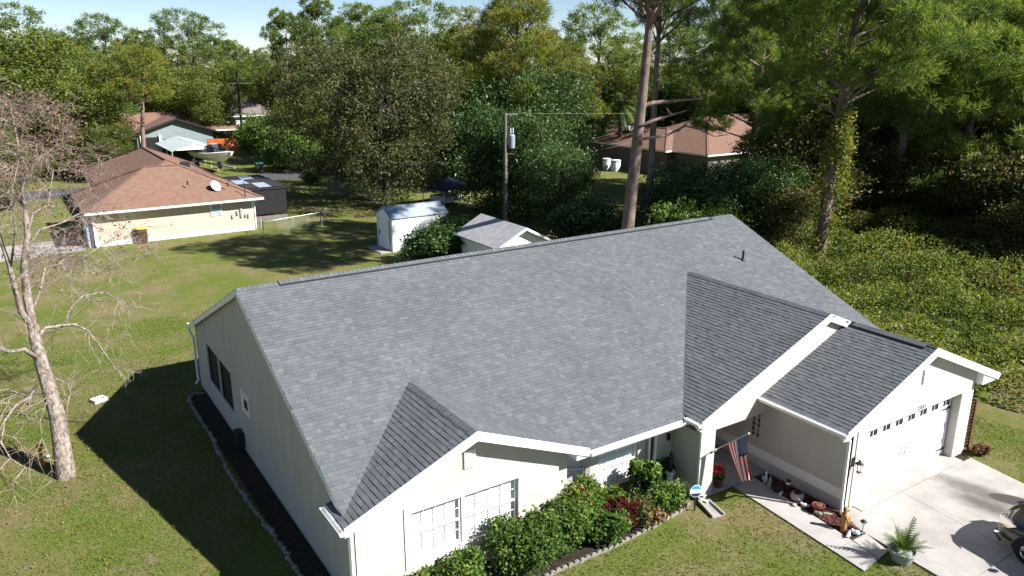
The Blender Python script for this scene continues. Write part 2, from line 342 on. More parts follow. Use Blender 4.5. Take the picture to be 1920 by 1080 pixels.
for i in range(4):
    for j, (a, b_) in enumerate(((0, .42), (.42, 1))):
        t0, t1 = i / 4, (i + 1) / 4
        q0l, q0r, q1l, q1r = lerp2(L0, L1, t0), lerp2(R0_, R1_, t0), lerp2(L0, L1, t1), lerp2(R0_, R1_, t1)
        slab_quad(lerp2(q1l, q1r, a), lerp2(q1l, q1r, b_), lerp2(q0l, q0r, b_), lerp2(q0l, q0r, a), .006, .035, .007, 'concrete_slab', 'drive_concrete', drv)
slab_quad((13.2, -11.31), (18.3, -11.31), (18.3, -10.6), (13.2, -10.6), .006, .05, .005, 'threshold_slab', 'concrete', drv)
slab_quad((12.42, -11.31), (13.19, -11.31), (13.19, -11.0), (12.75, -11.0), .006, .034, .005, 'threshold_slab', 'concrete', drv)
# walkway slabs
wk = MB().poly([(11.27, -8.4, .003), (10.91, -12.9, .003), (12.14, -12.75, .003), (12.37, -11.97, .003), (11.78, -11.97, .003), (12.18, -8.4, .003)]).build('walkway', 'dark_soil', kind='structure')
A0, A1, B0, B1 = (11.27, -8.5), (10.99, -11.97), (12.17, -8.5), (11.78, -11.97)
for i in range(3):
    t0, t1 = i / 3, (i + 1) / 3
    slab_quad(lerp2(A0, A1, t1), lerp2(B0, B1, t1), lerp2(B0, B1, t0), lerp2(A0, A1, t0), .005, .04, .005, 'concrete_slab', 'concrete_walk', wk)
slab_quad((10.91, -12.9), (11.62, -12.82), (11.77, -11.99), (10.99, -11.99), .005, .04, .005, 'concrete_slab', 'concrete_walk', wk)
slab_quad((11.64, -12.82), (12.14, -12.75), (12.36, -11.99), (11.80, -11.99), .005, .038, .005, 'concrete_slab', 'concrete_walk', wk)
# porch floor
MB().box(9.96, 12.7, -8.46, -5.55, .005, .07).build('porch_floor', 'concrete_walk', kind='structure')
# mulch beds (slightly domed sheets)
def bed(name, pts, mat, z=.03):
    c = sum((Vector((p[0], p[1], 0)) for p in pts), Vector()) / len(pts); m = MB()
    P = [(p[0], p[1], .004) for p in pts]; Q = [tuple(Vector((p[0], p[1], 0)).lerp(c, .12) + Vector((0, 0, z))) for p in pts]; n = len(pts)
    m.add(P + Q, [(i, (i + 1) % n, n + (i + 1) % n, n + i) for i in range(n)] + [tuple(range(n, 2 * n))]); m.build(name, mat, kind='structure')
bed('mulch_bed', [(12.73, -8.5), (12.2, -8.5), (11.82, -11.93), (12.36, -11.96), (12.73, -11.05)][::-1], 'mulch')
bed('flower_bed', [(0.3, -7.66), (0.3, -8.75), (4.5, -8.88), (8.1, -8.72), (9.3, -8.55), (9.85, -7.4), (9.0, -7.15), (7.0, -7.15), (5.95, -6.55), (5.92, -7.66)], 'dark_soil')
bed('side_bed', [(0.1, 7.0), (-0.42, 6.9), (-0.5, 5), (-0.45, -7.4), (0.1, -7.6)], 'dark_soil')
# ================================================================== the grey-roofed house
S = 0.417
house = empty('grey_roof_house', 'long single-storey house with grey shingle roof, pale stucco walls and attached garage', 'house', (0, 0, 0))
def zmain(y): return 5.65 - S * abs(y)
def zsmall(x): return 3.77 - S * abs(x - 3.08)
def zbig(x): return 4.56 - S * abs(x - 14.95)
def zgar(x): return 4.122 - S * abs(x - 16.0)
def wall(p0, p1, z0, z1, op=(), top=None, th=.15, name='wall', mat='stucco', parent=house):
    """upright wall, outward side right of p0->p1, rectangular openings (a0,a1,z0,z1), optional gable outline on top [(a,z)...]"""
    d = Vector((p1[0] - p0[0], p1[1] - p0[1], 0)); L = d.length; d.normalize(); n = Vector((d.y, -d.x, 0)); o = Vector((p0[0], p0[1], 0)); m = MB()
    us = sorted({0, L, *[q for w_ in op for q in w_[:2]]}); zs = sorted({z0, z1, *[q for w_ in op for q in w_[2:4]]})
    P = lambda a, z, k: o + d * a + Vector((0, 0, z)) - n * (th * k)
    solid = lambda i, j: 0 <= i < len(us) - 1 and 0 <= j < len(zs) - 1 and not any(w_[0] - 1e-6 <= us[i] < w_[1] - 1e-6 and w_[2] - 1e-6 <= zs[j] < w_[3] - 1e-6 for w_ in op)
    for i in range(len(us) - 1):
        for j in range(len(zs) - 1):
            if not solid(i, j): continue
            a, b, c, e = us[i], us[i + 1], zs[j], zs[j + 1]
            m.poly([P(a, c, 0), P(b, c, 0), P(b, e, 0), P(a, e, 0)]); m.poly([P(a, e, 1), P(b, e, 1), P(b, c, 1), P(a, c, 1)])
            if not solid(i - 1, j): m.poly([P(a, c, 1), P(a, c, 0), P(a, e, 0), P(a, e, 1)])
            if not solid(i + 1, j): m.poly([P(b, c, 0), P(b, c, 1), P(b, e, 1), P(b, e, 0)])
            if not solid(i, j - 1): m.poly([P(a, c, 1), P(b, c, 1), P(b, c, 0), P(a, c, 0)])
            if not solid(i, j + 1) and not (top and e == z1): m.poly([P(a, e, 0), P(b, e, 0), P(b, e, 1), P(a, e, 1)])
    if top:
        m.poly([P(0, z1, 0), P(L, z1, 0)] + [P(a, z, 0) for a, z in top[::-1]]); m.poly([P(a, z, 1) for a, z in top] + [P(L, z1, 1), P(0, z1, 1)])
    return m.build(name, mat, parent)
U = .11
wall((.13, 7.55), (.13, -7.62), 0, 2.3, [(1.75, 3.38, .85, 2.24), (3.5, 5.1, .85, 2.24)], [(0, zmain(7.55) - U), (7.55, 5.65 - U), (15.17, zmain(7.62) - U)])
wall((.285, -7.62), (5.93, -7.62), 0, 2.3, [(1.265, 4.155, .8, 2.04)], [(0, zsmall(.285) - U), (3.08 - .285, 3.77 - U), (5.645, zsmall(5.93) - U)])
wall((5.93, -7.61), (5.93, -6.62), 0, 2.32)
wall((5.94, -6.6), (7.02, -7.2), 0, 2.45, [(.3, 1.12, .55, 1.95)])
wall((7.03, -7.2), (9.03, -7.2), 0, 2.45, [(.28, 1.7, .5, 1.72)])
wall((9.035, -7.29), (9.94, -7.29), 0, 2.45, [(.05, .2, .4, 1.9)])
MB().box(9.09, 9.23, -7.25, -7.2, .4, 1.9).build('sidelight', 'dark_glass', house)
tr = MB(); tr.box(9.03, 9.08, -7.33, -7.289, .3, 2.0); tr.box(9.24, 9.31, -7.33, -7.289, .3, 2.0); tr.build('sidelight_frame', 'white_paint', house)
MB().box(9.72, 9.8, -7.37, -7.29, 1.42, 1.62).build('door_lamp', 'dark_metal', house)
MB().box(9.32, 9.93, -7.315, -7.289, 0, .2).build('skirting', 'stucco_band', house)
wall((10.35, -7.16), (10.35, -5.6), 0, 2.2)
wall((10.36, -5.5), (12.74, -5.5), 0, 2.45, [(.3, 1.3, .07, 2.1)])
wall((12.75, -5.35), (12.75, -10.98), 0, 2.6)
wall((12.76, -10.98), (18.9, -10.98), 0, 2.45, [(.54, 5.44, 0, 2.21)], [(0, zgar(12.76) - U), (3.24, 4.122 - U), (6.14, zgar(18.9) - U)], th=.24)
wall((18.9, -10.97), (18.9, -7.62), 0, 2.75)
wall((18.91, -7.6), (19.87, -7.6), 0, 2.3)
wall((19.87, -7.6), (19.87, 7.55), 0, 2.3, (), [(0, zmain(7.6) - U), (7.6, 5.65 - U), (15.15, zmain(7.55) - U)])
wall((19.87, 7.56), (.13, 7.56), 0, 2.35)
# gabled porch front: column plus header under the rake
m = MB(); m.box(9.95, 10.5, -8.38, -7.15, 0.0, 1.981); m.build('column', 'stucco', house)
MB().box(9.93, 9.951, -8.30, -7.3, .0, .34).build('skirting', 'stucco_band', house)
hp = [(9.95, 1.98), (12.6, 1.98), (16.0, 3.6), (16.0, zbig(16) - U), (14.95, 4.56 - U), (9.95, zbig(9.95) - U)]
MB().prism([(x, -8.38, z) for x, z in hp], (0, 0, 0), (0, .2, 0)).build('porch_header', 'stucco', house)
MB().box(10.0, 12.73, -8.17, -5.52, 2.2, 2.23).build('porch_ceiling', 'white_paint', house)
MB().box(12.728, 12.752, -10.9, -8.2, .36, .66).build('wall_band', 'stucco_band', house)
MB().box(12.73, 12.753, -8.199, -5.6, .36, .66).build('wall_band', 'stucco_band', house)
# small raised trims on the front walls
tr = MB(); tr.box(13.06, 13.3, -11.012, -10.979, 0.05, 2.44); tr.box(18.2, 18.44, -11.012, -10.979, 0.05, 2.44); tr.box(13.301, 18.199, -11.011, -10.979, 2.21, 2.44); tr.build('door_surround', 'stucco_band', house)
tr = MB(); tr.box(1.37, 1.55, -7.648, -7.619, .62, 2.2); tr.box(4.44, 4.62, -7.648, -7.619, .62, 2.2); tr.box(1.551, 4.439, -7.647, -7.619, 2.04, 2.2); tr.box(1.551, 4.439, -7.655, -7.619, .62, .8); tr.build('window_surround', 'stucco_band', house)
tr = MB(); tr.box(.2, .34, -7.652, -7.619, 0, 2.28); tr.build('corner_trim', 'stucco_band', house)
# gable vents
for x, y, z in ((2.93, -7.62, 2.75), (15.86, -10.98, 3.05)):
    v = MB().box(x, x + .3, y - .05, y + .01, z, z + .42).build('gable_vent', 'white_paint', house)
    for k in range(5): MB().bar((x + .02, y - .056, z + .06 + k * .075), (x + .28, y - .056, z + .06 + k * .075), .02, .012).build('slat', 'white_paint', v)
# ---- windows
def window(p0, p1, z0, z1, cols, rows=4, rail=True, depth=.09, blind=True, parent=house, mutw=.018):
    d = Vector((p1[0] - p0[0], p1[1] - p0[1], 0)); L = d.length; d.normalize(); n = Vector((d.y, -d.x, 0)); o = Vector((p0[0], p0[1], 0)) - n * depth
    P = lambda a, z, k=0: o + d * a + Vector((0, 0, z)) + n * k
    f = MB(); fw = .05
    f.bar(P(0, z0 + fw / 2), P(L, z0 + fw / 2), .06, fw); f.bar(P(0, z1 - fw / 2), P(L, z1 - fw / 2), .06, fw)
    f.bar(P(fw / 2, z0 + fw), P(fw / 2, z1 - fw), .06, fw, up=d); f.bar(P(L - fw / 2, z0 + fw), P(L - fw / 2, z1 - fw), .06, fw, up=d)
    wn = f.build('window', 'white_paint', parent)
    MB().poly([P(fw, z0 + fw), P(L - fw, z0 + fw), P(L - fw, z1 - fw), P(fw, z1 - fw)]).build('pane', 'pane', wn)
    if rail: MB().bar(P(fw, (z0 + z1) / 2, .012), P(L - fw, (z0 + z1) / 2, .012), .05, .045).build('sash_rail', 'white_paint', wn)
    for i in range(1, cols): a = fw + (L - 2 * fw) * i / cols; MB().bar(P(a, z0 + fw, .008), P(a, z1 - fw, .008), .012, mutw, up=d).build('muntin', 'white_paint', wn)
    for j in range(1, rows):
        if rail and j * 2 == rows: continue
        z = z0 + fw + (z1 - z0 - 2 * fw) * j / rows; MB().bar(P(fw, z, .006), P(L - fw, z, .006), .012, mutw).build('muntin', 'white_paint', wn)
    if blind:
        b = MB(); k = int((z1 - z0) / .05)
        for i in range(k): z = z0 + .03 + i * .05; b.poly([P(.03, z, -.05), P(L - .03, z, -.05), P(L - .03, z + .052, -.062), P(.03, z + .052, -.062)])
        b.build('blind', 'blind', wn)
    return wn
window((1.55, -7.62), (2.86, -7.62), .8, 2.04, 4); window((2.93, -7.62), (4.44, -7.62), .8, 2.04, 4)
MB().box(2.861, 2.929, -7.60, -7.5, .8, 2.04).build('window_mullion', 'stucco_band', house)
dd = Vector((1.08, -.6, 0)).normalized(); q = Vector((5.94, -6.6, 0))
window(q + dd * .3, q + dd * 1.12, .55, 1.95, 1, 2); window((7.31, -7.2), (8.73, -7.2), .5, 1.72, 4)
# screened openings on the shaded side
for a0, a1 in ((1.75, 3.38), (3.5, 5.1)):
    y0, y1 = 7.55 - a0, 7.55 - a1; f = MB()
    for p, q_ in (((.2, y0, .85), (.2, y1, .85)), ((.2, y0, 2.24), (.2, y1, 2.24)), ((.2, y0 - .02, .87), (.2, y0 - .02, 2.22)), ((.2, y1 + .02, .87), (.2, y1 + .02, 2.22))): f.bar(p, q_, .05, .05)
    s = f.build('screen_opening', 'dark_metal', house)
    MB().poly([(.21, y0, .86), (.21, y1, .86), (.21, y1, 2.23), (.21, y0, 2.23)]).build('insect_screen', 'black_screen', s)
f = MB().box(.09, .132, .3, 1.15, 1.52, 2.28).build('louvre_window', 'stucco_band', house)
for k in range(3): MB().bar((.08, .36, 2.1 + k * .06), (.08, 1.08, 2.1 + k * .06), .02, .03).build('slat', 'stucco_band', f)
MB().box(.082, .0895, .42, .8, 1.72, 2.02).build('pane', 'black_screen', f)
# ---- garage door: four sections of eight raised panels, eight small twin windows
gd = MB().box(13.3, 18.2, -10.72, -10.68, .05, 2.21).build('garage_door', 'door_white', house)
pmesh = MB(); pmesh.add([(-.26, 0, -.19), (.26, 0, -.19), (.26, 0, .19), (-.26, 0, .19), (-.22, -.018, -.15), (.22, -.018, -.15), (.22, -.018, .15), (-.22, -.018, .15)], [(4, 5, 6, 7), (0, 1, 5, 4), (1, 2, 6, 5), (2, 3, 7, 6), (3, 0, 4, 7)])
pme = pmesh.mesh('door_panel')
wme = MB(); [wme.box(a - .075, a + .075, -.012, 0, -.085, .085) for a in (-.1, .1)]; wme = wme.mesh('door_window')
wfr = MB(); wfr.bar((-.2, -.008, .105), (.2, -.008, .105), .02, .03); wfr.bar((-.2, -.008, -.105), (.2, -.008, -.105), .02, .03); wfr.bar((-.195, -.008, -.09), (-.195, -.008, .09), .02, .03); wfr.bar((.195, -.008, -.09), (.195, -.008, .09), .02, .03); wfr = wfr.mesh('window_frame')
for i in range(8):
    x = 13.3 + 4.9 * (i + .5) / 8
    for j in range(3): mob('door_panel', pme, 'door_white', gd, loc=(x, -10.721, .05 + .256 + j * .512))
    mob('door_window', wme, 'dark_glass' if False else 'black_screen', gd, loc=(x, -10.721, 1.85)); mob('window_frame', wfr, 'door_white', gd, loc=(x, -10.721, 1.85))
for j in range(1, 4): MB().box(13.3, 18.2, -10.7235, -10.7205, .05 + j * .512 - .004, .05 + j * .512 + .004).build('section_joint', 'number_grey', gd)
for x in (13.62, 17.88):
    for z in (.28, 1.66):
        s = 1 if x < 15 else -1
        MB().poly([(x - .3 * s, -10.75, z - .035), (x + .1 * s, -10.75, z - .03), (x + .22 * s, -10.75, z), (x + .1 * s, -10.75, z + .03), (x - .3 * s, -10.75, z + .035)]).build('strap_hinge', 'dark_metal', gd)
for x in (15.62, 15.88): MB().tube([(x, -10.73, .72), (x, -10.78, .76), (x, -10.79, .9), (x, -10.78, 1.0), (x, -10.73, 1.04)], [.012, .014, .012, .014, .02], 6).build('pull_handle', 'dark_metal', gd)
fc = bpy.data.curves.new('digits', 'FONT'); fc.body = '2801'; fc.size = .22; fc.extrude = .006; fc.space_character = 1.15
fo = bpy.data.objects.new('digits', fc); COL.objects.link(fo); bpy.context.view_layer.update()
me = bpy.data.meshes.new_from_object(fo.evaluated_get(bpy.context.evaluated_depsgraph_get())); bpy.data.objects.remove(fo)
hn = mob('house_number', me, 'number_grey', house); hn.rotation_euler = (R(90), 0, 0); hn.location = (15.75, -11.022, 2.235)
# ---- front door with glazed panel, seen through the porch
d = MB().box(10.68, 11.62, -5.44, -5.40, .07, 2.08).build('front_door', 'white_paint', house)
MB().box(10.84, 11.46, -5.452, -5.442, .4, 1.9).build('pane', 'dark_glass', d)
MB().tube([(11.53, -5.45, 1.0), (11.53, -5.5, 1.0), (11.44, -5.5, 1.0)], .014, 6).build('door_handle', 'bronze', d)
MB().box(11.662, 11.76, -5.53, -5.49, .07, 2.12).build('door_frame', 'white_paint', house)
MB().box(12.0, 12.12, -5.58, -5.5, 1.45, 1.7).build('mailbox', 'dark_metal', house)
# ================================================================== roof decks
def slab(pts, t, name='roof_deck', parent=None):
    n = len(pts); m = MB(); m.poly(pts); m.cm = 1
    Q = [(p[0], p[1], p[2] - t) for p in pts]; m.poly(Q[::-1])
    for i in range(n): m.poly([Q[i], Q[(i + 1) % n], pts[(i + 1) % n], pts[i]])
    return m.build(name, ['shingle_deck', 'white_paint'], parent)
T = .1; e = 7.95
roof = slab([(0, -7.5, zmain(7.5)), (6.2, -7.5, zmain(7.5)), (6.2, -e, zmain(e)), (9.9, -e, zmain(e)), (9.9, -7.4, zmain(7.4)), (20, -7.4, zmain(7.4)), (20, 0, 5.65), (0, 0, 5.65)], T, 'roof', house)
slab([(20, e, zmain(e)), (0, e, zmain(e)), (0, 0, 5.65), (20, 0, 5.65)], T, 'roof_deck', roof)
yv = -(5.65 - 3.77) / S
slab([(-.14, -8.0, zsmall(-.14)), (3.08, -8.0, 3.77), (3.08, yv, 3.77), (.1, -7.52, zsmall(.1)), (.1, -6.9, zsmall(.1)), (-.14, -6.9, zsmall(-.14))][::-1][::-1], T, 'roof_deck', roof)
slab([(3.08, -8.0, 3.77), (6.3, -8.0, zsmall(6.3)), (6.3, -7.7, zsmall(6.3)), (3.08, yv, 3.77)], T, 'roof_deck', roof)
yb = -(5.65 - 4.56) / S
slab([(9.8, -8.5, zbig(9.8)), (14.95, -8.5, 4.56), (14.95, yb, 4.56), (9.8, -7.78, zbig(9.8))], T, 'roof_deck', roof)
slab([(14.95, -8.5, 4.56), (16, -8.5, zbig(16)), (16, -11.2, zgar(16)), (19.75, -11.2, zgar(19.75)), (19.75, -7.4, zgar(19.75)), (14.95, yb, 4.56)], T, 'roof_deck', roof)
slab([(12.27, -11.2, zgar(12.27)), (16, -11.2, zgar(16)), (16, -8.37, zgar(16)), (12.27, -8.37, zgar(12.27))], T, 'roof_deck', roof)
# ================================================================== shingles: each tab its own piece; the 300 that show largest are objects
def shingle_mat(name, attr):
    m = bpy.data.materials.new(name); m.use_nodes = True; nt = m.node_tree; b = nt.nodes['Principled BSDF']
    if attr: src = _n(nt, 'ShaderNodeAttribute', attribute_name='tint').outputs['Fac']
    else: src = _n(nt, 'ShaderNodeObjectInfo').outputs['Random']
    rp = _n(nt, 'ShaderNodeValToRGB'); el = rp.color_ramp.elements
    st = [(0, (.090, .099, .112)), (.25, (.098, .107, .120)), (.6, (.106, .116, .128)), (.85, (.115, .125, .136)), (.95, (.130, .140, .150)), (1, (.115, .118, .122))]
    while len(el) < len(st): el.new(.5)
    for i, (p, c) in enumerate(st): el[i].position = p; el[i].color = rgba(c)
    nt.links.new(src, rp.inputs[0])
    geo = _n(nt, 'ShaderNodeNewGeometry'); no = _n(nt, 'ShaderNodeTexNoise'); no.inputs['Scale'].default_value = 130; no.inputs['Detail'].default_value = 2
    nt.links.new(geo.outputs['Position'], no.inputs['Vector'])
    n2 = _n(nt, 'ShaderNodeTexNoise'); n2.inputs['Scale'].default_value = .5; n2.inputs['Detail'].default_value = 5; nt.links.new(geo.outputs['Position'], n2.inputs['Vector'])
    ad = _n(nt, 'ShaderNodeMath', operation='MULTIPLY_ADD'); nt.links.new(no.outputs[0], ad.inputs[0]); ad.inputs[1].default_value = .7; ad.inputs[2].default_value = .4
    a2 = _n(nt, 'ShaderNodeMath', operation='MULTIPLY_ADD'); nt.links.new(n2.outputs[0], a2.inputs[0]); a2.inputs[1].default_value = .4; nt.links.new(ad.outputs[0], a2.inputs[2])
    hs = _n(nt, 'ShaderNodeHueSaturation'); nt.links.new(rp.outputs[0], hs.inputs['Color']); nt.links.new(a2.outputs[0], hs.inputs['Value'])
    nt.links.new(hs.outputs[0], b.inputs['Base Color']); b.inputs['Roughness'].default_value = .92; b.inputs['Specular IOR Level'].default_value = .2; MAT[name] = m
shingle_mat('shingle', True); shingle_mat('shingle_piece', False)
EXP = .132; WID = [.085, .12, .155, .19, .24]; rng = random.Random(4)
PIECES = []
def lay(o, Ud, Vd, L, H, keep, front=True):
    o, Ud, Vd = Vector(o), Vector(Ud).normalized(), Vector(Vd).normalized(); n = Ud.cross(Vd)
    for r in range(int(H / EXP) + 1):
        a = -rng.random() * .3; lift = 0
        while a < L:
            wi = rng.choice(WID); lift = rng.choice((.0, .006)); a0, a1 = max(a, 0), min(a + wi, L); a += wi
            if a1 - a0 < .03: continue
            b0 = r * EXP; b1 = min(b0 + EXP + .03, H)
            if b1 - b0 < .03: continue
            c = o + Ud * ((a0 + a1) / 2) + Vd * (b0 + .07)
            if keep(c): PIECES.append((o, Ud, Vd, n, a0, a1, b0, b1, lift, c, front))
cs, sn = 1 / math.hypot(1, S), S / math.hypot(1, S)
up = lambda h: h / cs
def kmain(c): return not ((-.2 < c.x < 6.35 and zsmall(c.x) > c.z + .07 and c.y > -8) or (c.x > 9.75 and zbig(c.x) > c.z + .07))
kg = lambda c: c.z > zmain(c.y) - .07
lay((-.035, -e, zmain(e) + .003), (1, 0, 0), (0, cs, sn), 20.07, up(e), kmain)
lay((20, e, zmain(e) + .003), (-1, 0, 0), (0, -cs, sn), 20, up(e), lambda c: True, False)
lay((-.14, -4.2, zsmall(-.14) + .003), (0, -1, 0), (cs, 0, sn), 3.8, up(3.22), lambda c: (c.x > .04 and kg(c)) or (c.x <= .04 and c.y < -6.9))
lay((6.3, -8.0, zsmall(6.3) + .003), (0, 1, 0), (-cs, 0, sn), 3.8, up(3.22), kg)
lay((9.8, -2.4, zbig(9.8) + .003), (0, -1, 0), (cs, 0, sn), 6.1, up(5.15), kg)
lay((19.75, -11.2, zgar(19.75) + .003), (0, 1, 0), (-cs, 0, sn), 9, up(4.8), lambda c: kg(c) and (c.x > 16 or c.y > -8.5))
lay((12.27, -8.38, zgar(12.27) + .003), (0, -1, 0), (cs, 0, sn), 2.82, up(3.73), lambda c: True)
def area(pc):
    o, Ud, Vd, n, a0, a1, b0, b1, lift, c, fr = pc
    if not fr: return 0
    P = [proj(o + Ud * a + Vd * b) for a, b in ((a0, b0), (a1, b0), (a1, b1), (a0, b1))]
    if not all(-5 < p[0] < 1925 and -5 < p[1] < 1085 for p in P): return 0
    if n.dot(CAM_POS - c) < 0: return 0
    return abs(sum(P[i][0] * P[(i + 1) % 4][1] - P[(i + 1) % 4][0] * P[i][1] for i in range(4)))
def local(a, b, th, lift):
    return [(-a, 0, 0), (a, 0, 0), (-a, 0, th + lift), (a, 0, th + lift), (a, b, .002), (-a, b, .002)], [(0, 1, 3, 2), (2, 3, 4, 5), (1, 4, 3), (0, 2, 5)]
PIECES.sort(key=area, reverse=True)
cache = {}
def rtint(): return rng.random()
for pc in PIECES[:300]:
    o, Ud, Vd, n, a0, a1, b0, b1, lift, c, fr = pc
    key = (round((a1 - a0) * 50), round((b1 - b0) * 50), lift)
    if key not in cache:
        v, f = local(key[0] / 100, key[1] / 50, .013, lift); cache[key] = MB().add(v, f).mesh('shingle')
    ob = mob('shingle', cache[key], 'shingle_piece', roof); p = o + Ud * ((a0 + a1) / 2) + Vd * b0
    ob.matrix_local = Matrix(((Ud.x, Vd.x, n.x, p.x), (Ud.y, Vd.y, n.y, p.y), (Ud.z, Vd.z, n.z, p.z), (0, 0, 0, 1)))
m = MB()
for pc in PIECES[300:]:
    o, Ud, Vd, n, a0, a1, b0, b1, lift, c, fr = pc; m.ct = rtint()
    v, f = local((a1 - a0) / 2, b1 - b0, .013, lift); p = o + Ud * ((a0 + a1) / 2) + Vd * b0
    m.add([p + Ud * x + Vd * y + n * z for x, y, z in v], f)
m.build('shingles', 'shingle', roof, tint=True, kind='stuff')
# ridge caps
capm = MB(); w_ = .15
capm.add([(-w_, 0, -w_ * S + .02), (0, 0, .024), (w_, 0, -w_ * S + .02), (-w_, .2, -w_ * S + .008), (0, .2, .010), (w_, .2, -w_ * S + .008), (-w_, 0, -w_ * S - .01), (w_, 0, -w_ * S - .01), (0, 0, .0)],
         [(0, 1, 4, 3), (1, 2, 5, 4), (0, 6, 8, 1), (1, 8, 7, 2)]); capme = capm.mesh('ridge_cap')
def caps(p, q, z0=.01):
    p, q = Vector(p), Vector(q); d = (q - p); L = d.length; d.normalize(); rz = math.atan2(d.y, d.x) - math.pi / 2
    for k in range(int(L / .15)): mob('ridge_cap', capme, 'shingle_piece', roof, loc=p + d * (k * .15) + Vector((0, 0, z0)), rz=rz)
def rvent(p, q):
    p, q = Vector(p), Vector(q); rz = math.atan2((q - p).y, (q - p).x) - math.pi / 2; L = (q - p).length
    M = Matrix.Translation(p) @ Matrix.Rotation(rz, 4, 'Z'); w = .17; m = MB()
    pr = [(-w, 0, -w * S + .012), (-w, 0, -w * S + .055), (0, 0, .06), (w, 0, -w * S + .055), (w, 0, -w * S + .012), (0, 0, .0)]
    m.prism([M @ Vector(a) for a in pr], (0, 0, 0), (q - p)); m.build('ridge_vent', 'ridge_vent', roof); caps(p, q, .045)
caps((0.0, 0, 5.65), (1.2, 0, 5.65)); rvent((1.2, 0, 5.65), (18.75, 0, 5.65)); caps((18.75, 0, 5.65), (20.0, 0, 5.65))
caps((3.08, -8.0, 3.77), (3.08, yv - .05, 3.77)); caps((14.95, -8.5, 4.56), (14.95, yb - .05, 4.56))
rvent((16, -10.9, 4.122), (16, -8.5, 4.122)); caps((16, -11.2, 4.122), (16, -10.9, 4.122))
# vent pipe
pz = zmain(2.61); MB().tube([(17.85, -2.61, pz - .05), (17.85, -2.61, pz + .38)], .045, 10).build('vent_pipe', 'dark_metal', house)
MB().lathe([(.12, 0), (.06, .06), (.05, .1)], (17.85, -2.61, pz), 12).build('pipe_flashing', 'dark_metal', house)
# ---- fascia boards, gutters, downspouts
def rake(p, q, off, h=.17): MB().bar(Vector(p) + Vector(off), Vector(q) + Vector(off), .028, h, up=(0, 0, 1)).build('fascia', 'white_paint', house)
k = -.11
rake((0, -7.6, zmain(7.6)), (0, 0, 5.65), (-.016, 0, k)); rake((0, 0, 5.65), (0, e, zmain(e)), (-.016, 0, k))
rake((20, -7.4, zmain(7.4)), (20, 0, 5.65), (.016, 0, k)); rake((20, 0, 5.65), (20, e, zmain(e)), (.016, 0, k))
def gable_fascia(xl, xp, xr, y, zf, h=.2):
    P = [(xl, zf(xl) + .034), (xp, zf(xp) + .034), (xr, zf(xr) + .034), (xr, zf(xr) + .012 - h), (xp, zf(xp) + .012 - h * 1.05), (xl, zf(xl) + .012 - h)]
    MB().prism([(x, y, z) for x, z in P], (0, -.03, 0), (0, -.002, 0)).build('fascia', 'white_paint', house)
gable_fascia(-.16, 3.08, 6.33, -8, zsmall); gable_fascia(9.79, 14.95, 16.05, -8.5, zbig); gable_fascia(12.25, 16, 19.8, -11.2, zgar)
def eave_return(x0, x1, y0, y1, z0, zf):
    MB().prism([(x0, y0, z0), (x1, y0, z0), (x1, y0, zf(x1) - .103), (x0, y0, zf(x0) - .103)], (0, 0, 0), (0, y1 - y0, 0)).build('eave_return', 'white_paint', house)
eave_return(5.95, 6.28, -7.99, -7.63, 2.2, zsmall); eave_return(18.92, 19.72, -11.19, -10.6, 2.36, zgar); eave_return(9.82, 9.94, -8.49, -8.0, 2.2, zbig)
def gutter(p, q, out, name='gutter'):
    p, q, out = Vector(p), Vector(q), Vector(out); d = (q - p).normalized(); Z = Vector((0, 0, 1)); m = MB()
    pr = [(0, .0), (0, -.11), (.08, -.11), (.115, -.05), (.125, 0), (.115, .003), (.105, -.045), (.072, -.098), (.008, -.098), (.008, 0)]
    m.prism([tuple(out * a + Z * b) for a, b in pr], p, q)
    for c in (p + d * .002, q - d * .002): m.poly([c + out * a + Z * b for a, b in pr[:5]])
    return m.build(name, 'white_metal', house)
zb = zmain(e)
gutter((6.36, -e - .035, zb - .015), (9.86, -e - .035, zb - .015), (0, -1, 0)); gutter((20, e + .03, zb), (-.03, e + .03, zb), (0, 1, 0))
gutter((-.17, -6.88, zsmall(-.17) - .01), (-.17, -8.05, zsmall(-.17) - .01), (-1, 0, 0))
gutter((9.77, -7.98, zbig(9.77) - .01), (9.77, -8.52, zbig(9.77) - .01), (-1, 0, 0))
gutter((12.24, -8.4, zgar(12.24) - .01), (12.24, -11.24, zgar(12.24) - .01), (-1, 0, 0)); gutter((19.78, -11.22, zgar(19.78) - .01), (19.78, -7, zgar(19.78) - .01), (1, 0, 0))
for p in ((19.45, -7.98, 2.34),): pass
def spout(pts, r=.045): return MB().tube(pts, r, 4).build('downspout', 'white_metal', house)
spout([(12.18, -11.1, 2.42), (12.3, -11.06, 2.3), (12.66, -11.02, 2.2), (12.68, -11.02, .3), (12.64, -11.06, .14), (12.45, -11.25, .1)])
spout([(9.7, -8.4, 2.3), (9.76, -8.42, 2.2), (9.9, -8.42, 2.1), (9.9, -8.42, .22), (9.92, -8.5, .1), (9.98, -8.75, .08)])
spout([(-.2, -7.9, 2.25), (-.05, -7.72, 2.12), (.07, -7.68, 2.0), (.07, -7.68, .05)])
spout([(-.02, 8.05, 2.2), (.02, 7.75, 2.02), (.06, 7.64, 1.9), (.06, 7.64, .18), (-.06, 7.6, .08)])
# meter box on the side wall
MB().box(-.1, .128, 1.35, 1.8, .12, .62).build('utility_box', 'dark_metal', house)
# ================================================================== things in front of the house
def bx(*a): return MB().box(*a)
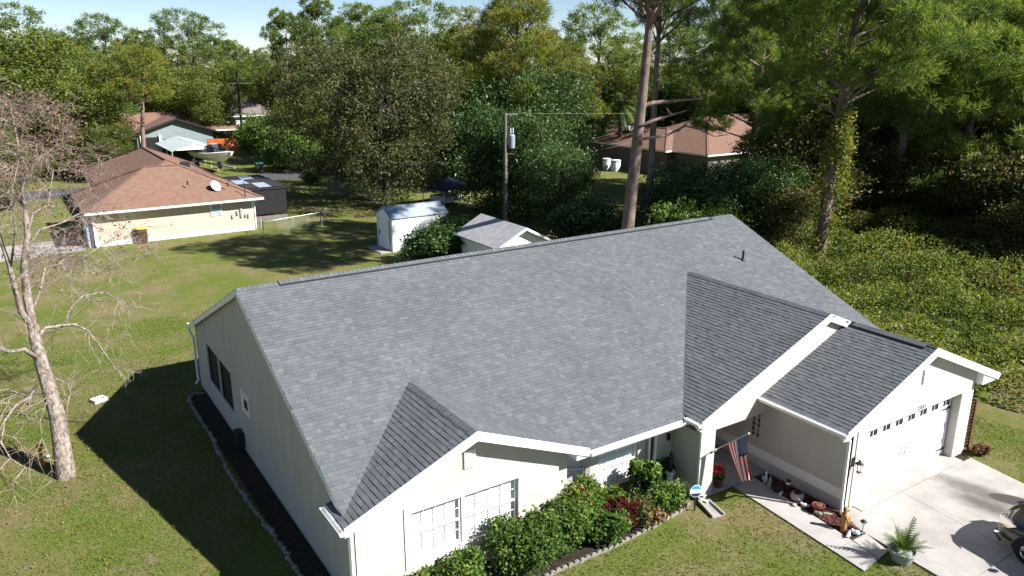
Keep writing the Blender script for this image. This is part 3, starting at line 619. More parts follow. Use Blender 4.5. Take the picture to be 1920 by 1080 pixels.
# splash block under the porch downspout
sb = empty('splash_block', 'grey concrete splash block under the porch column downspout', 'splash block', (9.95, -8.62, .0), R(-14))
m = MB(); m.add([(-.13, 0, .05), (.13, 0, .05), (.16, -.75, .02), (-.16, -.75, .02), (-.13, 0, .002), (.13, 0, .002), (.16, -.75, .001), (-.16, -.75, .001)], [(3, 2, 1, 0), (0, 1, 5, 4), (1, 2, 6, 5), (2, 3, 7, 6), (3, 0, 4, 7)]); m.build('trough', 'concrete', sb)
m = MB()
for s in (-1, 1): m.bar((s * .145, 0, .07), (s * .175, -.75, .045), .05, .07)
m.bar((-.17, 0.0, .07), (.17, 0.0, .07), .05, .08); m.build('rim', 'concrete', sb)
# yard sign
P = gp(1302, 958); sg = empty('yard_sign', 'octagonal blue and white security sign on a dark stake by the downspout', 'sign', P)
MB().box(-.025, .025, -.006, .006, -.1, .5).build('stake', 'dark_metal', sg)
def octo(r, y0, y1, ang=R(22.5), zc=.62):
    return MB().prism([(r * math.cos(ang + k * math.pi / 4), y0, zc + r * 1.05 * math.sin(ang + k * math.pi / 4)) for k in range(8)], (0, 0, 0), (0, y1 - y0, 0))
octo(.185, -.022, -.007).build('sign_plate', 'ceramic_white', sg)
zc = .62; r = .165; c8 = [(r * math.cos(R(22.5 + 45 * k)), zc + r * 1.05 * math.sin(R(22.5 + 45 * k))) for k in range(8)]
MB().prism([(x, -.0262, z) for x, z in (c8[0], c8[1], c8[2], c8[3])], (0, 0, 0), (0, .004, 0)).build('sign_band', 'sign_blue', sg)
MB().prism([(x, -.0262, z) for x, z in (c8[4], c8[5], c8[6], c8[7])], (0, 0, 0), (0, .004, 0)).build('sign_band', 'sign_navy', sg)
sg.rotation_euler = (0, 0, R(-25))
# flag on a wall pole
p0 = Vector((10.42, -8.4, 1.36)); tip = onp(1404, 813, 0, 10.62)
fl = empty('flag', 'stars and stripes flag hanging from a slanted pole on the porch column', 'flag', p0); loc = lambda p: Vector(p) - p0
MB().tube([loc(p0), loc(tip)], .014, 8).build('flagpole', 'galvanised', fl); MB().blob(loc(tip), .03, 1, jit=0).build('finial', 'ceramic_white', fl, smooth=True)
MB().tube([loc(p0) + Vector((0, .02, -.05)), loc(p0 + (tip - p0) * .1)], .028, 8).build('bracket', 'white_metal', fl)
na, nb = 39, 30; h0, h1 = p0.lerp(tip, .40), p0.lerp(tip, .97); V = []
side = Vector((tip - p0).normalized())
drag = Vector((.10, -.28, 0))
for j in range(nb + 1):
    b = j / nb
    for i in range(na + 1):
        a = i / na; aa = a + (0.62 - a) * .52 * b ** 1.1
        pt = h0.lerp(h1, aa) + Vector((0, 0, -1.18 * b)) + drag * (b ** 1.2) + Vector((.055 * math.sin(a * 9 + 1.2) * b ** .6, .03 * math.sin(a * 15) * b, .02 * math.sin(a * 6) * b))
        V.append(loc(pt))
m = MB(); k0 = 0; F = {}
for j in range(nb):
    for i in range(na):
        st = int(i * 13 / na); mi = 2 if (st >= 6 and j < nb * .42) else (0 if st % 2 == 0 else 1)
        F.setdefault(mi, []).append((j * (na + 1) + i, j * (na + 1) + i + 1, (j + 1) * (na + 1) + i + 1, (j + 1) * (na + 1) + i))
m.v = [tuple(v) for v in V]
for mi, fs in F.items():
    for f in fs: m.f.append(f); m.mi.append(mi); m.t.append(.5)
cl = m.build('flag_cloth', ['flag_red', 'flag_white', 'flag_blue'], fl, smooth=True)
st = MB()
for rr in range(9):
    for cc in range(6 if rr % 2 == 0 else 5):
        b = (.5 + cc + (rr % 2) * .5) / 6.2 * .42; a = 6 / 13 + (7 / 13) * (rr + .8) / 9.6
        i, j = min(int(a * na), na - 1), min(int(b * nb), nb - 1); q = V[j * (na + 1) + i]; u = (V[j * (na + 1) + i + 1] - q).normalized(); w2 = (V[(j + 1) * (na + 1) + i] - q).normalized(); n = u.cross(w2)
        for sgn in (1, -1):
            c = q + n * (.004 * sgn); st.poly([c + (u * math.cos(R(90 + 36 * k)) + w2 * -math.sin(R(90 + 36 * k))) * (.02 if k % 2 == 0 else .009) for k in range(10)])
st.build('star_field', 'flag_white', fl)
# wall lantern beside the garage door
P = Vector((13.0, -10.98, 1.42)); ln = empty('wall_lantern', 'black carriage lantern with glass panes mounted left of the garage door', 'lantern', P)
bx(-.06, .06, -.03, -.001, -.1, .16).build('back_plate', 'dark_metal', ln)
MB().tube([(0, -.03, .1), (0, -.12, .17), (0, -.2, .12)], .014, 6).build('arm', 'dark_metal', ln)
m = MB(); m.lathe([(.015, .17), (.03, .13), (.12, .06), (.12, .05)], (0, -.2, 0), 6); m.build('lantern_roof', 'dark_metal', ln)
MB().lathe([(.10, .05), (.065, -.19)], (0, -.2, 0), 6).build('lantern_glass', 'lamp_glass', ln)
m = MB()
for k in range(6): a = k * math.pi / 3; m.tube([(.105 * math.cos(a), -.2 + .105 * math.sin(a), .05), (.07 * math.cos(a), -.2 + .07 * math.sin(a), -.19)], .008, 4)
m.lathe([(.07, -.19), (.075, -.205), (.02, -.24)], (0, -.2, 0), 6); m.build('lantern_cage', 'dark_metal', ln)
# metal wall art on the garage side wall
P = Vector((12.75, -7.95, 1.0)); wa = empty('wall_art', 'dark copper metal hanging with dangling shapes on the porch side wall', 'wall art', P)
bx(-.035, -.002, -.14, .14, .86, .98).build('top_plate', 'rust_lattice', wa)
rg = random.Random(3)
for y in (-.09, .09):
    MB().tube([(-.02, y, .86), (-.02, y, -.02)], .006, 4).build('chain', 'rust_lattice', wa)
    for k in range(5):
        z = .7 - k * .16; s = rg.uniform(.035, .055)
        MB().prism([(-.03, y + s * math.cos(q) * rg.uniform(.6, 1.3), z + s * 1.3 * math.sin(q)) for q in [i * math.pi / 3 for i in range(6)]], (0, 0, 0), (.012, 0, 0)).build('leaf_shape', 'rust_lattice', wa)
# ---- ornaments in the mulch strip
def pot(m, r0, r1, h): return m.lathe([(r0 * .9, 0), (r0, .01), (r1, h), (r1 * 1.08, h), (r1 * 1.08, h + .03), (r1 * .95, h + .03), (r1 * .9, h - .03), (.01, h - .03)], n=14)
def ornament(name, label, cat, u, v, parts, rz=0):
    P = gp(u, v, .03); P.z = .028; t = empty(name, label, cat, P, rz)
    for nm, mb, mat, sm in parts: mb.build(nm, mat, t, smooth=sm)
    return t
pm('planter_stone', (.42, .36, .33), (.34, .29, .26), 6, .9)
m1 = MB(); m1.lathe([(.10, 0), (.16, .05), (.185, .13), (.16, .21), (.11, .24), (.1, .24)], n=16); m2 = MB(); m2.lathe([(.105, .243), (.09, .2), (.01, .2)], n=16)
ornament('round_planter', 'round cream stone planter with dark red soil in the mulch strip', 'planter', 1494, 938, [('bowl', m1, 'planter_stone', True), ('soil', m2, 'mulch', False)])
ornament('clay_pot', 'squat red clay pot in the mulch strip near the garage corner', 'pot', 1533, 960, [('pot_body', pot(MB(), .11, .16, .2), 'terracotta', True), ('plant_stub', MB().blob((0, 0, .2), (.12, .12, .06), 4, jit=.3), 'rust_lattice', False)])
ornament('dark_pot', 'small dark pot standing between the flag and the cream planter', 'pot', 1456, 921, [('pot_body', pot(MB(), .1, .15, .17), 'dark_wood', True)])
def critter(sc, seed):
    m = MB(); m.blob((0, 0, .09 * sc), (.13 * sc, .08 * sc, .09 * sc), seed, jit=.1); m.blob((.13 * sc, 0, .15 * sc), (.06 * sc, .05 * sc, .06 * sc), seed + 1, jit=.1)
    m.tube([(-.11 * sc, 0, .1 * sc), (-.2 * sc, .02, .14 * sc)], [.03 * sc, .01 * sc], 5); return m
ornament('duck_ornament', 'white duck ornament lying in front of the cream planter', 'ornament', 1508, 951, [('body', critter(.7, 11), 'ceramic_white', True)], 1.9)
ornament('shell_ornament', 'broad white shell in the mulch beside the red clay pot', 'ornament', 1489, 948, [('shell', MB().blob((0, 0, .03), (.10, .08, .05), 21, jit=.25), 'planter_stone', True)], .6)
ornament('bone_ornament', 'pale lizard shaped ornament on the mulch near the dark pot', 'ornament', 1465, 926, [('body', MB().tube([(-.17, 0, .03), (-.05, .02, .04), (.06, -.02, .04), (.18, .03, .02)], [.015, .04, .035, .01], 6), 'ceramic_white', True)], .5)
ornament('frog_ornament', 'small grey frog ornament in the sunlit mulch', 'ornament', 1535, 967, [('body', critter(.75, 31), 'pale_stone', True)], 2.4)
ornament('angel_ornament', 'pale blue angel figurine standing by the porch end of the mulch', 'ornament', 1435, 905, [('robe', MB().lathe([(.07, 0), (.06, .15), (.03, .26), (.035, .3), (.03, .36), (.005, .38)], n=10), 'tank_white', True), ('wings', MB().prism([(0, .03, .15), (.13, .03, .28), (.1, .03, .12), (-.1, .03, .12), (-.13, .03, .28)], (0, 0, 0), (0, .01, 0)), 'tank_white', False)])
ornament('gnome_ornament', 'grey gnome figurine beside the dark pot in the shade', 'ornament', 1443, 915, [('robe', MB().lathe([(.07, 0), (.08, .1), (.05, .2), (.055, .24), (.04, .29), (.004, .4)], n=10), 'pale_stone', True)])
ornament('star_ornament', 'small green metal star stake against the garage wall', 'ornament', 1518, 938, [('stake', MB().tube([(0, 0, -.03), (0, 0, .2)], .006, 4), 'dark_metal', False), ('star', MB().prism([((.08 if k % 2 == 0 else .035) * math.cos(R(90 + 36 * k)), 0, .26 + (.08 if k % 2 == 0 else .035) * math.sin(R(90 + 36 * k))) for k in range(10)], (0, 0, 0), (0, .012, 0)), 'grey_pot', False)])
ornament('bird_house_stake', 'small dark birdhouse on a thin stake behind the cream planter', 'ornament', 1476, 925, [('stake', MB().tube([(0, 0, -.03), (0, 0, .3)], .008, 4), 'dark_metal', False), ('box', MB().box(-.04, .04, -.04, .04, .29, .38), 'ceramic_white', False), ('box_roof', MB().prism([(-.07, -.055, .375), (.07, -.055, .375), (0, -.055, .46)], (0, 0, 0), (0, .11, 0)), 'dark_wood', False)])
m = MB(); m.lathe([(.075, 0), (.085, .05), (.07, .2), (.095, .38), (.085, .46), (.055, .5), (.07, .56), (.065, .62), (.02, .66)], n=12)
m2 = MB(); m2.tube([(.07, -.06, .42), (.1, -.1, .3), (.03, -.11, .26)], [.03, .028, .02], 6); m2.tube([(-.07, -.06, .42), (-.1, -.1, .3), (-.03, -.11, .26)], [.03, .028, .02], 6); m3 = MB(); m3.blob((.05, .0, .63), .02, 3); m3.blob((-.05, 0, .63), .02, 4); m3.blob((0, -.065, .575), (.025, .03, .02), 5)
ornament('wooden_bear', 'upright carved tan wooden bear at the mulch corner by the garage', 'statue', 1581, 992, [('body', m, 'tan_wood', True), ('paws', m2, 'tan_wood', True), ('ears_and_snout', m3, 'dark_wood', True)], .4)
for (u, v, lb) in ((1617, 996, 'black capped solar path light at the mulch corner by the driveway'),):
    ornament('path_light', lb, 'garden light', u, v, [('stake', MB().tube([(0, 0, -.03), (0, 0, .2)], .01, 6), 'dark_metal', False), ('lens', MB().lathe([(.05, .2), (.055, .28)], n=10), 'lamp_glass', True), ('cap', MB().lathe([(.085, .28), (.08, .3), (.03, .34)], n=10), 'dark_metal', False)])
ornament('glass_ornament', 'light blue dove ornament at the tip of the mulch strip', 'ornament', 1605, 1003, [('body', critter(.8, 41), 'tank_white', True)], 2.2)
ornament('rabbit_ornament', 'small white rabbit ornament at the tip of the mulch strip', 'ornament', 1590, 1007, [('body', critter(.7, 43), 'ceramic_white', True)], .4)
ornament('drift_wood', 'short pale driftwood piece beside the garage downspout', 'driftwood', 1548, 966, [('log', MB().tube([(-.16, 0, .03), (0, .02, .05), (.17, -.02, .03)], [.03, .04, .025], 6), 'pale_stone', True)], -.5)
# red mulch chips
rg = np.random.default_rng(5); n = 2600; t = rg.random(n); s = rg.random(n)
yy = -8.55 - t * 3.3; xl = 12.2 + (yy + 8.5) * .11; xr = np.where(yy > -11, 12.7, 12.7 - (-11 - yy) * .38); xx = xl + .03 + (xr - xl - .06) * s
def chips(x, y, z, sz, rg, flat=.35):
    n = len(x); a = rg.random(n) * 6.28; d = np.stack([np.cos(a), np.sin(a), rg.normal(0, flat, n)], 1); e_ = np.stack([-np.sin(a), np.cos(a), rg.normal(0, flat, n)], 1)
    l = (sz * (.6 + .8 * rg.random(n)))[:, None]; c = np.stack([x, y, z], 1)
    return np.stack([c - d * l - e_ * l * .35, c + d * l - e_ * l * .35, c + d * l + e_ * l * .35, c - d * l + e_ * l * .35], 1)
leafm('chip', [(.05, .018, .014), (.10, .035, .026), (.20, .075, .055)], 0.02, .9, 0)
mob('mulch_chips', npmesh('mulch_chips', chips(xx, yy, .035 + .02 * rg.random(n), .028, rg), 4, rg.random(n)), 'chip', label='dark red wood chips covering the strip beside the garage wall', cat='mulch', kind='stuff')
# porch things
P = gp(1345, 912, .07); pp = empty('porch_poinsettia', 'potted red flowering plant just inside the porch column', 'potted plant', (P.x, P.y, .07))
pot(MB(), .1, .15, .24).build('pot_body', 'terracotta', pp, smooth=True)
bx(10.75, 11.75, -6.75, -6.05, .071, .085).build('door_mat', 'red_mat', label='dark red doormat on the porch floor behind the flag', cat='doormat')
b = empty('porch_bench', 'dark wooden bench in the shade at the back of the porch', 'bench', (12.1, -6.2, .07))
for y in (-.35, .35):
    for x in (-.2, .2): bx(x - .025, x + .025, y - .025, y + .025, 0, .42).build('leg', 'dark_wood', b)
for k in range(5): bx(-.24 + k * .1, -.16 + k * .1, -.4, .4, .42, .45).build('seat_slat', 'dark_wood', b)
for k in range(3): bx(.21, .24, -.4, .4, .55 + k * .13, .64 + k * .13).build('back_slat', 'dark_wood', b)
for y in (-.36, .33): bx(.2, .245, y, y + .03, .45, .95).build('back_post', 'dark_wood', b)
st_ = empty('porch_statue', 'slender dark figurine standing on a white pedestal beside the entry', 'statue', (9.6, -7.62, .02))
MB().lathe([(.16, 0), (.13, .05), (.1, .1), (.1, .5), (.15, .56), (.15, .6)], n=12).build('pedestal', 'ceramic_white', st_, smooth=False)
MB().tube([(0, 0, .6), (.02, 0, .75), (-.03, 0, .9), (.03, 0, 1.05), (.0, 0, 1.2)], [.06, .05, .035, .06, .03], 8).build('figure', 'bronze', st_, smooth=True)
# white garden statue between the bed shrubs
P = gp(893, 1092); gs = empty('garden_statue', 'white garden statue between the leafy shrubs under the front window', 'statue', (P.x, P.y, .03))
MB().lathe([(.17, 0), (.17, .06), (.12, .1), (.13, .2), (.15, .3), (.1, .46), (.07, .5), (.085, .58), (.07, .66), (.01, .7)], n=14).build('figure', 'ceramic_white', gs, smooth=True)
MB().lathe([(.2, 0), (.2, .06), (.17, .08)], n=4).build('plinth', 'pale_stone', gs)
# scalloped edging along the flower bed; rough stones along the shaded side
ed = empty('scalloped_edging', 'row of small pale scalloped concrete edging stones along the flower bed', 'edging', (0, 0, 0))
em = MB(); em.prism([(-.085, 0, -.05), (.085, 0, -.05), (.085, 0, .04), (.06, 0, .08), (0, 0, .1), (-.06, 0, .08), (-.085, 0, .04)], (0, -.03, 0), (0, .03, 0)); eme = em.mesh('edging_stone')
path = [(3.2, -8.86), (4.5, -8.9), (6.5, -8.86), (8.1, -8.74), (9.0, -8.62), (9.6, -8.45)]; rg2 = random.Random(8)
for (xa, ya), (xb_, yb_) in zip(path, path[1:]):
    L = math.hypot(xb_ - xa, yb_ - ya); k = int(L / .18)
    for i in range(k):
        t = (i + .5) / k; o = mob('edging_stone', eme, 'pale_stone', ed, loc=(xa + (xb_ - xa) * t, ya + (yb_ - ya) * t + rg2.uniform(-.012, .012), rg2.uniform(-.015, .015)), rz=math.atan2(yb_ - ya, xb_ - xa) + rg2.uniform(-.15, .15)); o.rotation_euler.x = rg2.uniform(-.12, .12)
sn_ = empty('stone_border', 'curving border of rough pale stones along the shaded side wall', 'border', (0, 0, 0))
sm = [MB().blob((0, 0, .02), (.12, .075, .07), 50 + k, 7, 5, .22).mesh('border_stone', True) for k in range(5)]
pts = [gp(u, v) for u, v in ((386, 738), (365, 740), (355, 747), (358, 757), (375, 788), (398, 822), (420, 868), (440, 905), (470, 950), (505, 995), (535, 1035), (560, 1080), (590, 1130), (620, 1180))]
for a, b in zip(pts, pts[1:]):
    L = (b - a).length; k = max(1, round(L / .21))
    for i in range(k):
        t = (i + .5) / k; p = a.lerp(b, t); o = mob('border_stone', rg2.choice(sm), 'pale_stone', sn_, loc=(p.x + rg2.uniform(-.03, .03), p.y, .0), rz=math.atan2((b - a).y, (b - a).x) + rg2.uniform(-.3, .3)); o.scale = [rg2.uniform(.8, 1.2)] * 3
# rusty lattice trellis by the garage's far corner
P = Vector((19.15, -11.0, 0)); tl = empty('lattice_trellis', 'rust coloured lattice panel standing at the garage far corner', 'trellis', P, R(80))
m = MB(); m.bar((0, 0, .0), (0, 0, 1.75), .05, .05); m.bar((1.0, 0, 0), (1.0, 0, 1.75), .05, .05); m.bar((0.03, 0, 1.72), (.97, 0, 1.72), .05, .05); m.bar((.03, 0, .12), (.97, 0, .12), .05, .05); m.build('trellis_frame', 'rust_lattice', tl)
for s in (-1, 1):
    for k in range(-9, 17):
        a = k * .11; x0, z0, x1, z1 = 0.02, .15 + a if s > 0 else .15 + a + .95, .98, .15 + a + .95 if s > 0 else .15 + a
        lo, hi = min(z0, z1), max(z0, z1)
        if hi < .2 or lo > 1.65: continue
        def cl(x, z):
            if z < .15: t = (.15 - z0) / (z1 - z0); return x0 + (x1 - x0) * t, .15
            if z > 1.7: t = (1.7 - z0) / (z1 - z0); return x0 + (x1 - x0) * t, 1.7
            return x, z
        A, B = cl(x0, z0), cl(x1, z1); MB().bar((A[0], .008 * s, A[1]), (B[0], .008 * s, B[1]), .01, .035).build('lath', 'rust_lattice', tl)
# white box on the lawn, post by the tree
P = gp(186, 752); wb = empty('white_box', 'small open white plastic tray lying on the grass at the shadow edge', 'tray', (P.x, P.y, 0), .4)
m = MB(); m.box(-.22, .22, -.17, .17, 0, .02); m.build('tray_bottom', 'ceramic_white', wb); m = MB()
m.box(-.23, -.205, -.18, .18, 0.0, .12); m.box(.205, .23, -.18, .18, 0, .12); m.box(-.204, .204, -.18, -.16, 0, .12); m.box(-.204, .204, .16, .18, 0, .12); m.build('tray_rim', 'ceramic_white', wb)
P = gp(80, 872); sp = empty('well_post', 'brown post with orange cap and base beside the bare tree', 'post', P)
MB().tube([(0, 0, 0), (0, 0, .62)], .05, 8).build('shaft', 'tan_wood', sp); MB().lathe([(.09, .6), (.11, .63), (.09, .68), (.02, .7)], n=10).build('post_cap', 'orange_part', sp); MB().lathe([(.1, 0), (.1, .08), (.06, .1)], n=10).build('post_base', 'orange_part', sp)
P = gp(90, 858); MB().blob((P.x, P.y, .05), (.08, .08, .06), 71, jit=.1).build('garden_ball', 'galvanised', smooth=True, label='shiny grey ball on the grass beside the orange capped post', cat='ball')
# ================================================================== car (dark SUV nosed up to the garage)
def make_car():
    c = empty('parked_car', 'dark grey sport utility car parked on the driveway facing the garage', 'car', (15.26, -13.97, .035), R(4))
    # loft along y (0 nose .. -4.6 tail); rows of (half width, z) from sill to centre line
    sec = [(0.00, [(.50, .38), (.56, .50), (.56, .62), (.48, .74), (.25, .79), (0, .80)]),
           (-.10, [(.72, .30), (.78, .48), (.77, .66), (.68, .80), (.35, .86), (0, .88)]),
           (-.35, [(.86, .26), (.91, .48), (.90, .72), (.80, .87), (.45, .94), (0, .96)]),
           (-.85, [(.90, .24), (.945, .50), (.93, .80), (.82, .95), (.50, 1.02), (0, 1.04)]),
           (-1.25, [(.90, .24), (.945, .50), (.935, .84), (.84, 1.00), (.55, 1.07), (0, 1.09)]),
           (-1.95, [(.90, .24), (.945, .50), (.93, .90), (.78, 1.28), (.60, 1.50), (0, 1.54)]),
           (-2.35, [(.90, .24), (.945, .50), (.93, .92), (.74, 1.42), (.60, 1.65), (0, 1.69)]),
           (-3.3, [(.90, .24), (.945, .50), (.93, .95), (.73, 1.45), (.60, 1.66), (0, 1.70)]),
           (-4.1, [(.89, .26), (.93, .52), (.92, .97), (.71, 1.42), (.56, 1.60), (0, 1.63)]),
           (-4.5, [(.82, .34), (.88, .56), (.87, .97), (.74, 1.12), (.56, 1.18), (0, 1.2)]),
           (-4.62, [(.72, .40), (.78, .56), (.76, .9), (.62, 1.0), (.45, 1.04), (0, 1.05)])]
    m = MB(); V = []; W = 11
    for y, r in sec:
        V += [(-a, y - .12 * 0, z) for a, z in r] + [(a, y, z) for a, z in r[-2::-1]]
    F = [(i * W + k, i * W + k + 1, (i + 1) * W + k + 1, (i + 1) * W + k) for i in range(len(sec) - 1) for k in range(W - 1)]
    F += [tuple(range(W - 1, -1, -1)), tuple((len(sec) - 1) * W + k for k in range(W))]
    F += [(i * W, (i + 1) * W, (i + 1) * W + W - 1, i * W + W - 1) for i in range(len(sec) - 1)]
    m.add(V, F); body = m.build('body', 'car_paint', c, smooth=True)
    sub = body.modifiers.new('sub', 'SUBSURF'); sub.levels = 2; sub.render_levels = 2
    for s in (-1, 1):
        for y in (-.92, -3.65):
            wm = MB(); pr = [(.20, -.11), (.33, -.11), (.355, -.08), (.355, .08), (.33, .11), (.20, .11)]
            n = 28; VV = [(x, r * math.cos(2 * math.pi * k / n), r * math.sin(2 * math.pi * k / n)) for r, x in pr for k in range(n)]
            wm.add(VV, [(i * n + k, i * n + (k + 1) % n, ((i + 1) % 6) * n + (k + 1) % n, ((i + 1) % 6) * n + k) for i in range(6) for k in range(n)])
            wh = wm.build('wheel', 'tyre', c, smooth=False, loc=(s * .86, y, .355))
            rm = MB(); rm.add([(s * .04, .205 * math.cos(2 * math.pi * k / n), .205 * math.sin(2 * math.pi * k / n)) for k in range(n)], [tuple(range(n))]); rm.build('hub_disc', 'dark_metal', wh)
            sp_ = MB()
            for k in range(5):
                a = k * 2 * math.pi / 5 + .3
                for da in (-.17, .17): sp_.bar((s * .08, .05 * math.cos(a), .05 * math.sin(a)), (s * .1, .2 * math.cos(a + da), .2 * math.sin(a + da)), .03, .025)
            sp_.tube([(s * .05, 0, 0), (s * .105, 0, 0)], .055, 10)
            q = 24; sp_.tube([(s * .1, .205 * math.cos(2 * math.pi * k / q), .205 * math.sin(2 * math.pi * k / q)) for k in range(q + 1)], .014, 5); sp_.build('rim', 'chrome', wh)
            ar = MB(); ar.tube([(s * .925, y + .40 * math.cos(t), .36 + .40 * math.sin(t)) for t in [R(-8 + 196 * k / 16) for k in range(17)]], .038, 6); ar.build('wheel_arch', 'dark_metal', c)
            dk = MB(); dk.add([(s * .935, y + .385 * math.cos(t), .36 + .385 * math.sin(t)) for t in [R(-20 + 220 * k / 16) for k in range(17)]], [tuple(range(17))]); dk.build('wheel_well', 'bin_black', c)
        hl = MB(); hl.add([(s * .50, -.03, .70), (s * .74, -.13, .70), (s * .86, -.36, .76), (s * .88, -.52, .86), (s * .72, -.34, .88), (s * .50, -.05, .80),
                           (s * .50, .02, .70), (s * .78, -.09, .70), (s * .905, -.36, .76), (s * .91, -.52, .86), (s * .74, -.30, .90), (s * .50, .0, .81)],
                          [(0, 1, 2, 3, 4, 5), (6, 7, 8, 9, 10, 11)] + [(i, (i + 1) % 6, 6 + (i + 1) % 6, 6 + i) for i in range(6)]); h = hl.build('headlight', 'chrome', c)
        MB().add([(s * .79, -.085, .69), (s * .91, -.36, .75), (s * .912, -.44, .80), (s * .79, -.09, .745)], [(0, 1, 2, 3)]).build('indicator', 'amber', h)
        fg = MB(); fg.tube([(s * .60, .005, .42), (s * .74, -.06, .44), (s * .82, -.16, .50)], [.03, .045, .03], 6); fg.build('fog_lamp', 'chrome', c)
        sw = MB(); sw.add([(s * .915, -1.72, 1.0), (s * .925, -3.9, 1.02), (s * .765, -3.75, 1.44), (s * .765, -2.35, 1.44)], [(0, 1, 2, 3)]); sw.build('side_window', 'dark_glass', c)
        mr = MB(); mr.blob((s * 1.04, -1.62, 1.08), (.1, .07, .075), 3, jit=.05); mr.build('mirror', 'car_paint', c, smooth=True)
    ws = MB(); ws.add([(-.74, -1.30, 1.105), (.74, -1.30, 1.105), (.60, -2.05, 1.58), (-.60, -2.05, 1.58)], [(0, 1, 2, 3)]); ws.build('windscreen', 'dark_glass', c)
    gr = MB()
    for k in range(4): gr.bar((-.42, .012, .52 + k * .06), (.42, .012, .52 + k * .06), .02, .025)
    gr.build('grille', 'chrome', c); MB().box(-.17, .17, .0, .022, .36, .46).build('number_plate', 'ceramic_white', c)
    MB().tube([(-.80, -.2, .30), (-.55, .02, .29), (0, .05, .29), (.55, .02, .29), (.80, -.2, .30)], .04, 6).build('bumper_lip', 'dark_metal', c)
    return c
make_car()
# ================================================================== neighbouring buildings
def hip_roof(x0, x1, y0, y1, ze, slope, mat, parent, name='roof', axis=None, t=.16, trim='white_paint'):
    w_, d_ = x1 - x0, y1 - y0; m = MB()
    if (axis or ('x' if w_ > d_ else 'y')) == 'x': h = d_ / 2; A, B = (x0 + h, (y0 + y1) / 2), (x1 - h, (y0 + y1) / 2)
    else: h = w_ / 2; A, B = ((x0 + x1) / 2, y0 + h), ((x0 + x1) / 2, y1 - h)
    zr = ze + h * slope; c = [(x0, y0, ze), (x1, y0, ze), (x1, y1, ze), (x0, y1, ze)]; A = (*A, zr); B = (*B, zr)
    if (axis or ('x' if w_ > d_ else 'y')) == 'x': fs = [[c[0], c[1], B, A], [c[1], c[2], B], [c[2], c[3], A, B], [c[3], c[0], A]]
    else: fs = [[c[0], c[1], A], [c[1], c[2], B, A], [c[2], c[3], B], [c[3], c[0], A, B]]
    for f in fs: m.poly(f)
    m.cm = 1; m.box(x0 + .01, x1 - .01, y0 + .01, y1 - .01, ze - t, ze - .004)
    r = m.build(name, [mat, trim], parent); r['ridge'] = 0; del r['ridge']
    rc = MB()
    for a, b in ([(A, B)] + [(p, A if (Vector(p) - Vector(A)).length < (Vector(p) - Vector(B)).length else B) for p in c]): rc.bar(Vector(a) + Vector((0, 0, .012)), Vector(b) + Vector((0, 0, .012)), .22, .03)
    rc.build('ridge_cap', mat, r); return r, A, B
# ---- cream house with brown roof
nh = empty('cream_house', 'cream sided house with brown hip roof beyond the lawn', 'house')
wl = bx(-.4, 9.72, 34.72, 43, .0, 2.25).build('wall', 'cream_board', nh)
bd = MB().box(-.095, .095, -.022, 0, .32, 2.22).mesh('siding_board')
for k in range(50): mob('siding_board', bd, 'cream_board', wl, loc=(-.3 + k * .2015, 34.719, 0))
bx(-.43, 9.75, 34.66, 34.71, .02, .3).build('skirting', 'stucco_band', nh)
bx(1.4, 9.7, 43.01, 56, 0, 2.25).build('wall', 'cream_board', nh)
for x in (-.46, 9.66): bx(x, x + .1, 34.67, 34.78, .0, 2.24).build('corner_board', 'white_paint', nh)
r1, _, _ = hip_roof(-.95, 10.35, 34.15, 43.2, 2.36, .47, 'brown_roof', nh); r2, A2, B2 = hip_roof(.9, 10.33, 37.2, 57, 2.35, .46, 'brown_roof', nh, 'roof', 'y')
MB().tube([(-.95, 34.08, 2.28), (10.38, 34.08, 2.28)], .07, 6).build('gutter', 'white_metal', nh)
MB().tube([(9.8, 34.1, 2.2), (9.82, 34.62, 2.05), (9.82, 34.62, .1)], .05, 5).build('downspout', 'white_metal', nh)
MB().tube([(-.5, 34.1, 2.2), (-.5, 34.62, 2.05), (-.5, 34.62, .1)], .05, 5).build('downspout', 'white_metal', nh)
w1 = bx(6.82, 7.6, 34.64, 34.7, 1.32, 2.16).build('window', 'white_paint', nh); bx(6.9, 7.52, 34.62, 34.645, 1.4, 2.08).build('pane', 'shed_roof', w1); bx(6.9, 7.52, 34.60, 34.625, 1.72, 1.76).build('sash_rail', 'white_paint', w1)
for x, z, h in ((8.2, 1.0, .25), (8.55, 1.2, .3), (8.8, 1.0, .75), (9.1, 1.0, .2), (9.3, .95, .25)): bx(x, x + .12, 34.6, 34.7, z, z + h).build('meter_box', 'number_grey', nh)
MB().tube([(8.86, 34.66, 1.7), (8.86, 34.66, 2.2)], .03, 5).build('conduit', 'number_grey', nh); MB().tube([(9.2, 34.4, 2.3), (9.2, 34.5, 3.5)], .03, 6).build('mast', 'dark_metal', nh)
for u, v, y in ((352, 347, 35.8), (427, 350, 35.2)):
    p = onp(u, v, 1, y); MB().tube([p, p + Vector((0, 0, .3))], .05, 6).build('vent_pipe', 'dark_metal', nh)
p = onp(346, 307, 1, 40.5); bx(p.x - .3, p.x + .3, p.y - .3, p.y + .3, p.z - .3, p.z + .12).build('roof_vent', 'dark_metal', nh)
p = onp(403, 353, 1, 35.6); ds = empty('satellite_dish', 'pale grey satellite dish standing on the brown roof above the small window', 'dish', p + Vector((0, 0, -.35)))
MB().tube([(0, 0, 0), (0, -.05, .38)], .03, 6).build('mast', 'dark_metal', ds)
